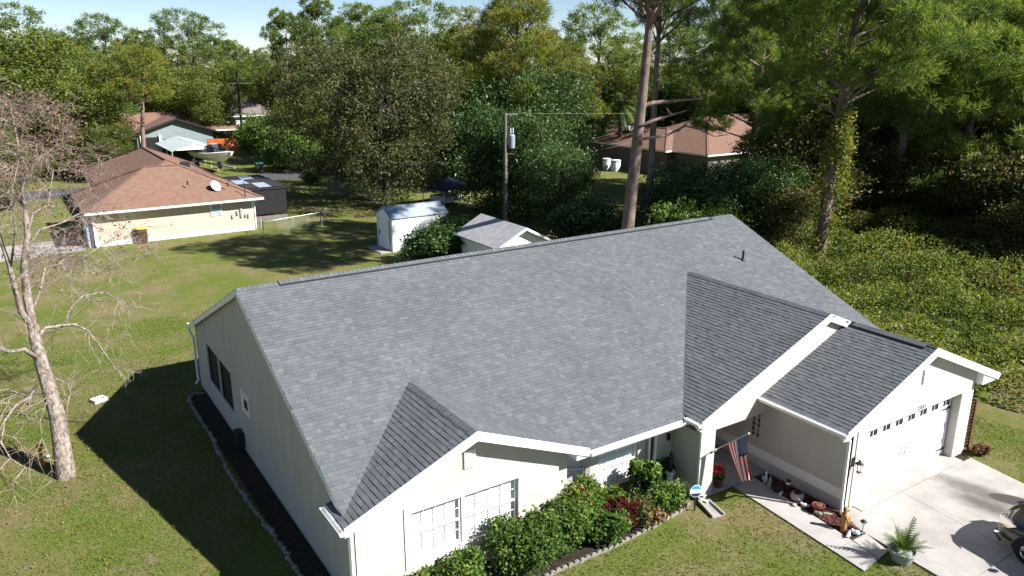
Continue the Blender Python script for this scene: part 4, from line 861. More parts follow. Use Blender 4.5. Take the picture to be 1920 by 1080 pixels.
m = MB(); m.lathe([(.0, .0), (.2, .02), (.36, .075), (.4, .1), (.36, .095), (.2, .04), (.01, .02)], n=20); d_ = m.build('dish', 'tank_white', ds, smooth=True, loc=(0, -.1, .5)); d_.rotation_euler = (R(58), 0, R(28)); MB().tube([(0, 0, .03), (0, -.1, .42)], .015, 5).build('feed_arm', 'dark_metal', d_)
# screened porch annex
an = empty('screen_annex', 'dark screened lean-to beside the cream house with black roof sheets', 'annex')
bx(9.9, 13.1, 37.5, 44.8, 2.35, 2.5).build('flat_roof', 'dark_metal', an)
m = MB()
for x in (9.95, 11.5, 13.0):
    for y in (37.6, 41, 44.6): m.box(x - .04, x + .04, y - .04, y + .04, 0, 2.35)
m.build('posts', 'dark_metal', an); bx(10.0, 13.0, 37.57, 37.59, .5, 2.3).build('screen', 'black_screen', an); bx(13.02, 13.04, 37.7, 44.5, .5, 2.3).build('screen', 'black_screen', an); bx(9.95, 13.05, 37.55, 37.66, .0, .35).build('knee_wall', 'taupe_wall', an)
rg3 = random.Random(5)
for k in range(9):
    x, y = 10.1 + (k % 3) * 1.0, 37.7 + (k // 3) * 2.3; m = MB(); m.poly([(x, y, 2.53), (x + .96, y, 2.53), (x + .96, y + 2.2, 2.53 + rg3.uniform(0, .05)), (x, y + 2.2, 2.53 + rg3.uniform(0, .05))]); m.build('roof_sheet', 'shed_roof' if k in (1, 3, 7) else 'ridge_vent', an)
# barrel with yellow lid by the wall
P = gp(266, 455); bl = empty('brown_barrel', 'brown barrel with yellow lid against the cream wall', 'barrel', P)
m = MB(); m.lathe([(.36, 0), (.42, .3), (.42, .6), (.37, .95)], n=14); m.build('drum', 'dark_wood', bl); MB().lathe([(.4, .95), (.42, 1.0), (.3, 1.06), (.05, 1.08)], n=14).build('lid', 'yellow_lid', bl)
for z in (.15, .5, .82): MB().tube([(.43 * math.cos(a), .43 * math.sin(a), z) for a in [k * math.pi / 7 for k in range(15)]], .02, 4).build('hoop', 'rust_lattice', bl)
MB().poly([(-9, 33.2, .006), (-1.2, 34.2, .006), (-1.2, 38.5, .006), (-9, 38.0, .006)]).build('side_driveway', 'concrete', kind='structure')
bx(-.9, -.42, 34.9, 37.4, 0, 2.2).build('garden_cupboard', 'shed_roof', label='blue grey tall cupboard at the end of the cream house', cat='cupboard')
# ---- chain link fences
def chain_fence(pts, label, h=1.1):
    f = empty('chain_link_fence', label, 'fence'); pts = [Vector((p[0], p[1], 0)) for p in pts]; ml = MB()
    for a, b in zip(pts, pts[1:]):
        L = (b - a).length; d = (b - a).normalized(); k = max(1, round(L / 2.6))
        for i in range(k + 1): p = a + d * (L * i / k); MB().tube([p, p + Vector((0, 0, h + .08))], .03, 6).build('post', 'galvanised', f)
        MB().tube([a + Vector((0, 0, h)), b + Vector((0, 0, h))], .022, 5).build('top_rail', 'galvanised', f)
        n = int(L / .14)
        for i in range(-8, n):
            for s in (1, -1):
                q0, q1 = (0, h) if s > 0 else (h, 0); t0, t1 = i * .14, i * .14 + h
                if t0 < 0 or t1 > L: continue
                ml.bar(a + d * t0 + Vector((0, 0, q0)), a + d * t1 + Vector((0, 0, q1)), .007, .007)
    ml.build('wire_mesh', 'galvanised', f, kind='stuff'); return f
chain_fence([(9.85, 33.4), gp(495, 446), gp(602, 426), gp(612, 418)], 'chain link fence running from the cream house corner')
chain_fence([gp(615, 362), gp(660, 368), gp(722, 385)], 'chain link fence under the big olive tree')
# ---- sheds
s1 = empty('metal_shed', 'white metal garden shed with blue grey roof and door at its end', 'shed')
bx(15.12, 19.05, 22.95, 25.3, 0, 2.18).build('wall', 'white_metal', s1)
slm = MB().box(-1.96, 1.96, -.018, 0, -.085, .085).mesh('siding_panel')
for k in range(11): mob('siding_panel', slm, 'white_metal', s1, loc=(17.085, 22.949, .12 + k * .195))
for x in (15.121, 19.049): MB().poly([(x, 22.95, 2.18), (x, 25.3, 2.18), (x, 24.12, 2.7)]).build('gable', 'white_metal', s1)
for a, b in (((22.85, 2.14), (24.12, 2.72)), ((25.4, 2.14), (24.12, 2.72))):
    MB().prism([(15.0, a[0], a[1]), (15.0, b[0], b[1]), (15.0, b[0], b[1] + .05), (15.0, a[0], a[1] + .05)], (0, 0, 0), (4.15, 0, 0)).build('roof_panel', 'shed_roof', s1)
d = bx(15.07, 15.12, 23.3, 24.95, .08, 1.98).build('door', 'white_paint', s1); bx(15.05, 15.07, 23.24, 23.3, .05, 2.02).build('door_frame', 'galvanised', s1); bx(15.05, 15.07, 24.95, 25.01, .05, 2.02).build('door_frame', 'galvanised', s1); bx(15.03, 15.069, 24.7, 24.76, .9, 1.15).build('handle', 'dark_metal', d)
MB().box(14.3, 15.0, 22.9, 25.2, .005, .05).build('doorstep', 'concrete', s1)
s2 = empty('gabled_shed', 'white gabled shed with grey shingle roof behind the house ridge', 'shed')
x0, x1, y0, y1 = 16.75, 19.85, 12.9, 17.0; xm = 18.3
bx(x0, x1, y0, y1, 0, 2.12).build('wall', 'white_paint', s2)
for y in (y0 + .001, y1 - .001): MB().poly([(x0, y, 2.12), (x1, y, 2.12), (xm, y, 2.98)]).build('gable', 'white_paint', s2)
for sx in (-1, 1):
    a = xm + sx * 1.9; MB().prism([(a, 0, 2.05), (xm, 0, 3.02), (xm, 0, 3.09), (a, 0, 2.12)], (0, y0 - .35, 0), (0, y1 + .3, 0)).build('roof_slope', 'grey_shingle', s2)
MB().prism([(xm - 1.92, 0, 1.96), (xm, 0, 2.94), (xm + 1.92, 0, 1.96), (xm + 1.92, 0, 2.1), (xm, 0, 3.07), (xm - 1.92, 0, 2.1)], (0, y0 - .38, 0), (0, y0 - .351, 0)).build('fascia', 'white_paint', s2)
bx(x0 - .02, x0, 14.0, 14.5, 1.2, 1.7).build('window', 'black_screen', s2)
# ---- brown roofed house among the trees on the right
bh = empty('taupe_house', 'taupe house with pale brown hip roof half hidden behind the pines', 'house')
bx(53.6, 60.6, 38.6, 55.5, 0, 2.5).build('wall', 'taupe_wall', bh); bx(54.5, 76, 33.8, 47, 0, 2.5).build('wall', 'taupe_wall', bh)
hip_roof(53, 61.5, 38.2, 56.5, 2.62, .42, 'brown_roof', bh, 'roof', 'y'); hip_roof(53.9, 77, 33.2, 48, 2.62, .42, 'brown_roof', bh, 'roof', 'x')
for u, v in ((1180, 239), (1305, 223)):
    p = onp(u, v, 0, 56 if u < 1200 else 62); bx(p.x - .4, p.x + .4, p.y - .4, p.y + .4, p.z - .3, p.z + .15).build('roof_vent', 'white_metal', bh)
for i, (u, v) in enumerate(((1137, 318), (1154, 321))):
    P = gp(u, v); t = empty('water_barrel', ('slimmer', 'wider')[i] + ' of two pale blue water barrels standing by the taupe house wall', 'barrel', P); MB().lathe([(.42 + .1 * i, 0), (.46 + .1 * i, .5), (.42 + .1 * i, 1.15)], n=14).build('drum', 'tank_white', t); MB().lathe([(.47 + .1 * i, 1.15), (.47 + .1 * i, 1.22), (.2, 1.27)], n=14).build('lid', 'tank_white', t)
# ---- blue green house, carport, boat, fence, bin across the road
th = empty('teal_house', 'blue grey house with dark brown roof across the road', 'house')
bx(9.9, 19, 86.5, 96, 0, 2.7).build('wall', 'teal_wall', th); MB().poly([(9.9, 86.49, 2.7), (19, 86.49, 2.7), (14.6, 86.49, 4.3)]).build('gable', 'teal_wall', th)
for sx, xe in ((-1, 9.3), (1, 19.6)): MB().prism([(xe, 0, 2.62), (14.6, 0, 4.42), (14.6, 0, 4.56), (xe, 0, 2.76)], (0, 85.9, 0), (0, 95, 0)).build('roof_slope', 'brown_roof_dark', th)
m = MB()
for a, b in (((9.3, 2.56), (14.6, 4.36)), ((14.6, 4.36), (19.6, 2.56))): m.bar((a[0], 85.88, a[1] + .1), (b[0], 85.88, b[1] + .1), .04, .22)
m.build('fascia', 'dark_metal', th); bx(3.5, 10, 90, 98, 0, 2.7).build('wall', 'teal_wall', th); hip_roof(2.8, 23.5, 88.6, 99, 2.7, .42, 'brown_roof', th, 'roof', 'x')
for x in (10.2, 12.4): bx(x, x + .2, 86.2, 86.45, 0, 2.6).build('porch_post', 'white_paint', th)
bx(10.5, 12.3, 86.4, 86.48, .1, 2.3).build('porch_opening', 'black_screen', th); bx(12.95, 13.2, 86.35, 86.48, 1.6, 2.0).build('wall_lamp', 'dark_metal', th)
cp = empty('metal_carport', 'pale steel carport with ribbed gable roof across the road', 'carport')
ya, yb2 = 67.5, 77; xa, xm2, xb2 = 10.4, 12.75, 15.1
for sgn, xe in ((0, xa), (1, xb2)):
    MB().prism([(xe, 0, 2.35), (xm2, 0, 3.1), (xm2, 0, 3.16), (xe, 0, 2.41)], (0, ya, 0), (0, yb2, 0)).build('roof_sheet', 'steel_roof', cp)
    for k in range(13): y = ya + .2 + k * .75; MB().bar((xe, y, 2.43), (xm2, y, 3.18), .09, .05).build('roof_rib', 'steel_roof', cp)
for x in (xa + .1, xb2 - .1):
    for k in range(4): y = ya + .1 + k * (yb2 - ya - .2) / 3; bx(x - .04, x + .04, y - .04, y + .04, 0, 2.36).build('post', 'steel_roof', cp)
MB().poly([(xa + .1, ya + 7, .2), (xb2 - .1, ya + 7, .2), (xb2 - .1, ya + 7, 2.3), (xa + .1, ya + 7, 2.3)]).build('back_sheet', 'dark_metal', cp); MB().poly([(xa + .3, ya + .05, 2.46), (xb2 - .3, ya + .05, 2.46), (xm2, ya + .05, 3.08)]).build('gable_sheet', 'stucco_band', cp)
P = gp(404, 321); bt = empty('motor_boat', 'white and yellow motor boat on a trailer beside the steel carport', 'boat', (P.x, P.y, 0), R(14))
bt.scale = (1.3, 1.2, 1.5)
secs = [(-2.9, .15, 1.55, 1.3), (-2.2, .75, 1.5, .95), (-1.0, 1.1, 1.42, .75), (1.0, 1.15, 1.35, .7), (2.6, 1.1, 1.32, .7)]; V = []
for y, hw, zt, zb_ in secs: V += [(-hw, y, zt), (-hw * .75, y, (zt + zb_) / 2), (0, y, zb_), (hw * .75, y, (zt + zb_) / 2), (hw, y, zt)]
m = MB(); m.add(V, [(i * 5 + k, i * 5 + k + 1, (i + 1) * 5 + k + 1, (i + 1) * 5 + k) for i in range(4) for k in range(4)] + [(20, 21, 22, 23, 24)]); m.build('hull', 'boat_white', bt)
m = MB(); m.add([(-s_[1] * .98, s_[0], s_[2] + .002) for s_ in secs] + [(s_[1] * .98, s_[0], s_[2] + .002) for s_ in secs], [(i, i + 1, 6 + i, 5 + i) for i in range(4)]); m.build('deck', 'boat_white', bt)
MB().add([(-.8, -.6, 1.42), (.8, -.6, 1.42), (.65, -.1, 1.95), (-.65, -.1, 1.95)], [(0, 1, 2, 3)]).build('windscreen', 'dark_glass', bt)
for x in (-.45, .45): bx(x - .25, x + .25, .6, 1.1, 1.36, 1.9).build('seat', 'ceramic_white', bt)
MB().bar((0, -3.6, .5), (0, 2.6, .5), .12, .1).build('trailer_frame', 'galvanised', bt); bx(-.3, .3, 2.55, 3.1, .6, 1.75).build('outboard_motor', 'bin_black', bt)
for x in (-1.0, 1.0): MB().tube([(x - .1, 1.2, .33), (x + .1, 1.2, .33)], .33, 14).build('trailer_wheel', 'tyre', bt)
of = empty('orange_fence', 'low bright orange board fence beside the carport', 'fence')
a, b = gp(392, 290), gp(447, 289); d = b - a; L = d.length
for k in range(6): MB().bar(a + Vector((0, 0, .18 + k * .33)), b + Vector((0, 0, .18 + k * .33)), .04, .3).build('board', 'orange_board', of)
for t in (0, .34, .67, 1): p = a + d * t; MB().bar(p + Vector((0, .06, 0)), p + Vector((0, .06, 2.05)), .1, .1).build('post', 'orange_board', of)
P = gp(487, 324); bn = empty('wheelie_bin', 'black wheeled bin with green lid at the far road edge', 'bin', P)
m = MB(); m.add([(-.3, -.3, .06), (.3, -.3, .06), (.3, .3, .06), (-.3, .3, .06), (-.38, -.4, 1.02), (.38, -.4, 1.02), (.38, .38, 1.02), (-.38, .38, 1.02)], [(3, 2, 1, 0), (4, 5, 6, 7), (0, 1, 5, 4), (1, 2, 6, 5), (2, 3, 7, 6), (3, 0, 4, 7)]); m.build('bin_body', 'bin_black', bn); MB().box(-.41, .41, -.43, .42, 1.03, 1.12).build('bin_lid', 'bin_green', bn)
for x in (-.3, .3): MB().tube([(x - .04, .33, .12), (x + .04, .33, .12)], .12, 10).build('bin_wheel', 'tyre', bn)
# far white house glimpsed through the trees
P = col_at(468, 128); fh = empty('far_white_house', 'far white house glimpsed through the trees with dark roof', 'house', (P.x, P.y, 0))
bx(-4, 5, 0, 8, 0, 2.9).build('wall', 'ceramic_white', fh); hip_roof(-4.6, 5.6, -.6, 8.6, 2.95, .5, 'taupe_wall', fh); [bx(x, x + 1, -.03, 0, 1, 2.2).build('window', 'black_screen', fh) for x in (-3, -.5, 2.5)]
P = col_at(484, 114); fc_ = empty('far_car', 'dark blue car parked in front of the far white house', 'car', (P.x, P.y, 0), .3)
m = MB(); m.prism([(-2.2, 0, .3), (2.2, 0, .3), (2.25, 0, .8), (1.3, 0, .95), (.7, 0, 1.45), (-1.2, 0, 1.48), (-2.0, 0, .98), (-2.25, 0, .85)], (0, -.85, 0), (0, .85, 0)); m.build('body', 'sign_navy', fc_)
for x in (-1.35, 1.35):
    for y in (-.8, .8): MB().tube([(x, y - .1, .33), (x, y + .1, .33)], .33, 12).build('wheel', 'tyre', fc_)
# blue canopy behind the metal shed
P = gp(838, 382); ca = empty('blue_canopy', 'dark blue fabric canopy on white posts behind the metal shed', 'canopy', (P.x, P.y, 0), .25)
for x in (-1.5, 1.5):
    for y in (-1.3, 1.3): MB().tube([(x, y, 0), (x, y, 1.45)], .04, 6).build('post', 'white_metal', ca)
m = MB(); c = [(-1.7, -1.5, 1.4), (1.7, -1.5, 1.4), (1.7, 1.5, 1.4), (-1.7, 1.5, 1.4)]; tp = [(-.6, 0, 2.15), (.6, 0, 2.15)]
m.poly([c[0], c[1], tp[1], tp[0]]); m.poly([c[1], c[2], tp[1]]); m.poly([c[2], c[3], tp[0], tp[1]]); m.poly([c[3], c[0], tp[0]]); m.build('fabric', 'canopy_blue', ca)
for z in (.4, .7): MB().tube([(-1.5, -1.3, z), (1.5, -1.3, z)], .03, 5).build('rail', 'white_metal', ca)
bx(-1.1, 1.1, -.9, .9, .35, .8).build('bench_box', 'ceramic_white', ca)
# utility pole with transformer and wires
P = col_at(948, 57); zt = top_z(P, 212); up_ = empty('utility_pole', 'wooden utility pole with grey transformer in front of the dark trees', 'utility pole', (P.x, P.y, 0))
MB().tube([(0, 0, -.3), (0, 0, zt)], [.17, .11], 10).build('pole', 'wood_pole', up_)
tz = top_z(P, 265); dx, dy = RT.x * .45, RT.y * .45
MB().lathe([(.16, -.5), (.22, -.46), (.23, .38), (.18, .46), (.05, .5)], (dx, dy, tz), 14).build('transformer', 'transformer_grey', up_)
for k in (-.1, .1): MB().lathe([(.03, .55), (.06, .62), (.03, .7), (.055, .76), (.02, .95)], (dx + k, dy, tz), 8).build('bushing', 'tank_white', up_)
MB().bar((0, 0, zt - .12), (RT.x * .9, RT.y * .9, zt - .05), .06, .08).build('bracket', 'galvanised', up_); MB().bar((0, 0, tz), (dx, dy, tz), .08, .3).build('hanger', 'galvanised', up_)
def wire(a, b, sag, label, r=.007):
    a, b = Vector(a), Vector(b); MB().tube([a.lerp(b, k / 16) - Vector((0, 0, 4 * sag * (k / 16) * (1 - k / 16))) for k in range(17)], r, 4, False).build('overhead_wire', 'number_grey', label=label, cat='wire')
b0 = Vector((P.x, P.y, 0)); wire(b0 + Vector((RT.x * .9, RT.y * .9, zt)), (P.x + 45, P.y - 4, zt + 1), .8, 'upper thin wire running right from the utility pole'); wire(b0 + Vector((0, 0, top_z(P, 288))), (53.3, 44, 3.0), .5, 'lower service wire from the utility pole to the taupe house')
wire((-30, 105, 9.2), (60, 98, 9.0), .9, 'power line crossing in front of the far trees', .02)
P = col_at(457, 108); fp = empty('far_utility_pole', 'dark far utility pole before the distant white house', 'utility pole', (P.x, P.y, 0)); MB().tube([(0, 0, -.3), (0, 0, 10)], [.2, .14], 8).build('pole', 'bark_dark', fp); MB().bar((-1, 0, 9.3), (1, 0, 9.3), .1, .12).build('crossarm', 'bark_dark', fp)
# ================================================================== foliage builders (numpy)
def unit(v): return v / (np.linalg.norm(v, axis=1, keepdims=True) + 1e-9)
def leaf_quads(C, size, rg, asp=.45, upb=.35, jit=.35):
    n = len(C); nrm = unit(rg.normal(size=(n, 3)) + np.array([0, 0, upb * 2])); t = unit(np.cross(nrm, rg.normal(size=(n, 3)))); b = np.cross(nrm, t)
    s = (size * (1 - jit + 2 * jit * rg.random(n)))[:, None]
    return np.stack([C - t * s, C - b * s * asp, C + t * s, C + b * s * asp], 1)
def lobe_shell(lobes, k, rg, lo=.72):
    """clump centres on the outer shells of ellipsoid lobes, those buried in other lobes dropped"""
    L = np.array(lobes, float); w = (L[:, 3] * L[:, 4] + L[:, 4] * L[:, 5]) ; w /= w.sum(); out = []
    i = rg.choice(len(L), k, p=w); d = unit(rg.normal(size=(k, 3))); r = (lo + (1 - lo) * rg.random(k) ** .6)[:, None]
    P = L[i, :3] + d * L[i, 3:6] * r
    keep = np.ones(k, bool)
    for j in range(len(L)):
        q = ((P - L[j, :3]) / L[j, 3:6]); keep &= (i == j) | ((q ** 2).sum(1) > .45)
    return P[keep], d[keep]
def crown(lobes, clumps, per, sig, size, seed, asp=.45, flat=.7, upb=.35, tbias=0.0):
    rg = np.random.default_rng(seed); P, d = lobe_shell(lobes, clumps, rg); k = len(P)
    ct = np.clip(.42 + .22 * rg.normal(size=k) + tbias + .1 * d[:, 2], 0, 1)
    off = rg.normal(size=(k, per, 3)) * sig * np.array([1, 1, flat]) * (0.6 + .8 * rg.random((k, 1, 1)))
    C = (P[:, None, :] + off).reshape(-1, 3); t = (ct[:, None] + .13 * rg.normal(size=(k, per))).ravel()
    return leaf_quads(C, size, rg, asp, upb), t
def limbs(mb, base, top, ends, r0, rg, n=7):
    """trunk from base to top and curved boughs from the trunk to the given ends"""
    base, top = Vector(base), Vector(top); mid = base.lerp(top, .5) + Vector((rg.uniform(-.25, .25), rg.uniform(-.25, .25), 0))
    P = [base - Vector((0, 0, .2)), base + Vector((0, 0, .25)), base.lerp(mid, .6), mid, mid.lerp(top, .5), top]; mb.tube(P, [r0 * 1.45, r0 * 1.05, r0 * .9, r0 * .75, r0 * .55, r0 * .3], n)
    for e_ in ends:
        e_ = Vector(e_); t = rg.uniform(.35, .85); a = base.lerp(top, t); m = a.lerp(e_, .5) + Vector((0, 0, (e_ - a).length * .12)); r = r0 * rg.uniform(.28, .42)
        mb.tube([a, a.lerp(m, .5) + Vector((0, 0, .1)), m, e_], [r, r * .8, r * .55, r * .2], 5)
def tree_from(name, lobes, mats, H, r0, seed, clumps, per, sig, size, **kw):
    """prototype meshes (trunk, crown) with base at the origin"""
    rg = random.Random(seed); tb = MB(); L = lobes; zc = sum(l[2] for l in L) / len(L)
    limbs(tb, (0, 0, 0), (L[0][0] * .4, L[0][1] * .4, zc + L[0][5] * .5), [(l[0] + rg.uniform(-.4, .4) * l[3], l[1] + rg.uniform(-.4, .4) * l[4], l[2] + rg.uniform(-.1, .5) * l[5]) for l in L for _ in (0, 1)], r0, rg)
    V, t = crown(lobes, clumps, per, sig, size, seed, **kw)
    tm = tb.mesh(name + '_trunk', True); tm.materials.append(MAT[mats[0]]); cm = npmesh(name + '_crown', V, 4, t); cm.materials.append(MAT[mats[1]])
    return tm, cm
def plant_tree(name, label, cat, proto, loc, sc=1, rz=0, group=None, extra=None):
    o = empty(name, label, cat, loc, rz, group, sc if isinstance(sc, (tuple, list)) else (sc, sc, sc))
    mob('trunk', proto[0], None, o); mob('crown', proto[1], None, o)
    for nm, me in (proto[2:] if len(proto) > 2 else ()): mob(nm, me, None, o)
    return o
RG = random.Random(77)
def pad_pine(seed, H, zc0, n, R_, mat, r0=.24, pad=(.34, .5), clumps=620, bend=.6, K=24, sg=.032, nl=.36, nw=.04, lo=.62, bark='bark_pine', steep=.08):
    """pine: bare bent trunk, rising boughs that each carry a rounded pad of needle tufts"""
    g_ = random.Random(seed); tb = MB(); bb = MB(); L = []
    ax = lambda t: Vector((bend * math.sin(t * 2.4) * t, bend * .6 * math.cos(t * 3.1) * t, H * .93 * t)); tb.tube([ax(0) - Vector((0, 0, .3))] + [ax(t / 8) for t in range(9)], [r0 * 1.3] + [r0 * (1.05 - .8 * t / 8) for t in range(9)], 9)
    for i in range(n):
        f = (i + .5) / n; a = i * 2.4 + g_.uniform(-.5, .5); r = R_ * (math.sin(math.pi * (.22 + .70 * f)) ** .8) * g_.uniform(.35, 1.0); z = H * (zc0 + (.95 - zc0) * f) + g_.uniform(-.5, .5); s_ = R_ * g_.uniform(*pad); p = Vector((r * math.cos(a), r * math.sin(a), z)); L.append((p.x, p.y, p.z, s_ * g_.uniform(.8, 1.2), s_ * g_.uniform(.8, 1.2), s_ * g_.uniform(.42, .7)))
        q = ax(max(.25, z / H - steep - .006 * r)); mid = q.lerp(p, .55) + Vector((g_.gauss(0, .25), g_.gauss(0, .25), -.03 * r)); bb.tube([q, mid, p - Vector((0, 0, .2))], [r0 * .26, r0 * .16, r0 * .05], 5, False)
        for _ in range(3): e_ = p + Vector((g_.uniform(-.8, .8) * s_, g_.uniform(-.8, .8) * s_, g_.uniform(-.2, .3) * s_)); bb.tube([mid, mid.lerp(e_, .6) - Vector((0, 0, .1)), e_], [r0 * .13, r0 * .09, r0 * .04], 4, False)
    L.append((ax(1).x, ax(1).y, H * .93, R_ * .36, R_ * .36, R_ * .26)); rg = np.random.default_rng(seed); P, d = lobe_shell(L, clumps, rg, lo); k = len(P); T = (P[:, None, :] + rg.normal(size=(k, K, 3)) * R_ * sg).reshape(-1, 3)
    dr = np.repeat(d, K, 0) * .55 + rg.normal(size=T.shape) * .6 + np.array([0, 0, .45]); dr = unit(dr); sd = unit(np.cross(dr, rg.normal(size=T.shape))); ln = (nl * (.7 + .6 * rg.random(len(T))))[:, None]
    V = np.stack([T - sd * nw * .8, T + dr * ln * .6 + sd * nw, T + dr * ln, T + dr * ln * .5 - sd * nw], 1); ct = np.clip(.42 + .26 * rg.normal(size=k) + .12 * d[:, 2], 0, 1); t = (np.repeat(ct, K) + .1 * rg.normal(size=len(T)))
    tm = tb.mesh('pine_trunk', True); tm.materials.append(MAT[bark]); cm = npmesh('pine_crown', V.reshape(-1, 3), 4, t); cm.materials.append(MAT[mat]); bm = bb.mesh('pine_boughs', True); bm.materials.append(MAT[bark]); return tm, cm, ('boughs', bm)
NP = dict(pad=(.19, .31), K=26, sg=.016, nl=.42, nw=.022, steep=.035)
NM = 'pine_needle_near'
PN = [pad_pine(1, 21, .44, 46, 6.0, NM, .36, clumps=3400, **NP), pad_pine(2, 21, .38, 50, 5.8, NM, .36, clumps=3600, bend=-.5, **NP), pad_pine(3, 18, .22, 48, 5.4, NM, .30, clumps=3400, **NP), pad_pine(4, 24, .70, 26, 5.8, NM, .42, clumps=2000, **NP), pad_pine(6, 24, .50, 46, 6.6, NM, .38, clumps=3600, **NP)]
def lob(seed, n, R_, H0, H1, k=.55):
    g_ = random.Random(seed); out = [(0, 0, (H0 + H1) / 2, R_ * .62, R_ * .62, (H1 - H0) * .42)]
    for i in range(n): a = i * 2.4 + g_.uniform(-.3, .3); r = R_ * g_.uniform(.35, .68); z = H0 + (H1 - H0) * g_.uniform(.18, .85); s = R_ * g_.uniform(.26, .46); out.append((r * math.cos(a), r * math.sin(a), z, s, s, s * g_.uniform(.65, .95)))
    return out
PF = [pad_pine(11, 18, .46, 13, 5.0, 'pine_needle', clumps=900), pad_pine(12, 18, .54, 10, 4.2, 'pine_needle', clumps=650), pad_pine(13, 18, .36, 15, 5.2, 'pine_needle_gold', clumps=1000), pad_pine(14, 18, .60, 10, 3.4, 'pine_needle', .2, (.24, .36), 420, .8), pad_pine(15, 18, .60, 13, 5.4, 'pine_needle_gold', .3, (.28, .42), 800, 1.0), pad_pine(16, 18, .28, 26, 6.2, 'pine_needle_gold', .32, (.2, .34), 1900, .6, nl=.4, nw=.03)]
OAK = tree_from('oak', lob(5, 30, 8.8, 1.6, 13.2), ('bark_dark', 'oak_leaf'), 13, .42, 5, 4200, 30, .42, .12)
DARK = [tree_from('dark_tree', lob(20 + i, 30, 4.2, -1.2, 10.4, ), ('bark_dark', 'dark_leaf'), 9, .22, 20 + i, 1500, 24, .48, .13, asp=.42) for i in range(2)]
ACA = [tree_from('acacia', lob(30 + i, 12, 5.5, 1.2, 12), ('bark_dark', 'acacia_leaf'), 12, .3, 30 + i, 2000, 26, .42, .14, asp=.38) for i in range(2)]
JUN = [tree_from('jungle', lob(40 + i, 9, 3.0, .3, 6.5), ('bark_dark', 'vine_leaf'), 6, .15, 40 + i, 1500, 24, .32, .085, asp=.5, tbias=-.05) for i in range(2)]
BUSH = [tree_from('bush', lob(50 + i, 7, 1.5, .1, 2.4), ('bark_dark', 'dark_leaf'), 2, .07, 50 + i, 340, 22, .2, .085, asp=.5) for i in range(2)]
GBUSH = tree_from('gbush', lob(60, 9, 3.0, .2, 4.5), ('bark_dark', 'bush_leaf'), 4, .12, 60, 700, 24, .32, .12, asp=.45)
def at_px(u, t, vtop=None, H=None):
    P = col_at(u, t); return P, (top_z(P, vtop) / H if vtop is not None else 1)
# ---- near pines
def pine(u, t, vtop, proto, H, label, wid=1.0, group=None, tilt=0, name='pine_tree'):
    P, s = at_px(u, t, vtop, H); o = plant_tree(name, label, 'pine tree', proto, (P.x, P.y, 0), (s * wid, s * wid, s), RG.uniform(0, 6.28), group)
    if tilt:
        q = o.rotation_euler.to_quaternion(); ax = Vector((FW.x, FW.y, 0)).normalized(); from mathutils import Quaternion; o.rotation_mode = 'QUATERNION'; o.rotation_quaternion = Quaternion(ax, tilt) @ q
    return o
bigp = pine(1166, 43, -300, PN[3], 24, 'tall pine with a thick bare trunk rising right behind the house ridge', 1.0, tilt=R(2.5))
def dead_bough(pine_o, pts, r0):
    inv = (Matrix.Translation(pine_o.location) @ (pine_o.rotation_quaternion.to_matrix().to_4x4()) @ Matrix.Diagonal((*pine_o.scale, 1))).inverted(); t0 = (Vector(pine_o.location) - CAM_POS).dot(FW); m = MB()
    for q in pts: W = [inv @ atd(u, v, t0 - (12 * 0) + dd - 4.3 * 0 - (z_adj(u, v, t0))) for u, v, dd in q]; m.tube(W, [r0 * (1 - .75 * i / (len(W) - 1)) for i in range(len(W))], 6)
    m.build('dead_bough', 'bark_pine', pine_o, smooth=True)
def z_adj(u, v, t0): return (9.5) * math.sin(R(PITCH))
dead_bough(bigp, [[(1196, 203, 0), (1225, 193, .3), (1270, 189, .6), (1320, 184, .9)]], .17); dead_bough(bigp, [[(1198, 238, 0), (1225, 226, .2), (1258, 216, .4), (1290, 206, .5)], [(1258, 216, .4), (1250, 203, .2)]], .13); dead_bough(bigp, [[(1196, 262, -.2), (1250, 254, .6), (1285, 236, .9), (1310, 242, 1.1), (1340, 256, 1.4), (1365, 252, 1.6)], [(1270, 246, .7), (1296, 224, .9)]], .08)
pine(1211, 50, -190, PN[3], 24, 'darker pine standing just behind the thick trunked pine', .75, tilt=R(1.5))
pine(1530, 45, -260, PN[4], 24, 'tall leaning pine with vines around its trunk at the woodland edge', 1.05, tilt=R(3.5))
pine(1655, 52, -160, PN[0], 21, 'shaded pine deeper in the wood beyond the vine covered pine', 1.0, tilt=R(2))
pine(1785, 52, -100, PN[2], 18, 'bushy pine with low boughs over the dark thicket', 1.15)
pine(1930, 53, -130, PN[1], 21, 'pine at the thicket edge beyond the bushy low boughed pine', 1.1)
pine(1400, 62, -30, PN[1], 21, 'pine standing between the taupe house and the vine covered pine', 1.0)
pine(1480, 70, -60, PN[0], 21, 'pine rising behind the right end of the taupe house roof', 1.0)
pine(1320, 92, 5, PF[0], 18, 'pine growing behind the taupe house ridge', 1.1)
pine(1590, 66, -70, PN[2], 18, 'deep wood pine behind the vine covered pine', 1.2)
pine(1835, 62, -90, PN[1], 21, 'deep wood pine behind the bushy low boughed pine', 1.2)
pine(2010, 60, -90, PN[2], 18, 'pine at the far end of the thicket', 1.2)
pine(960, 78, -28, PF[5], 18, 'broad yellow green pine towering behind the utility pole', 1.0)
pine(885, 84, 15, PF[2], 18, 'golden tinged pine beside the broad pine behind the utility pole', 1.0)
pine(1055, 84, 80, PF[2], 18, 'golden tinged pine between the broad pine and the palm', 1.1)
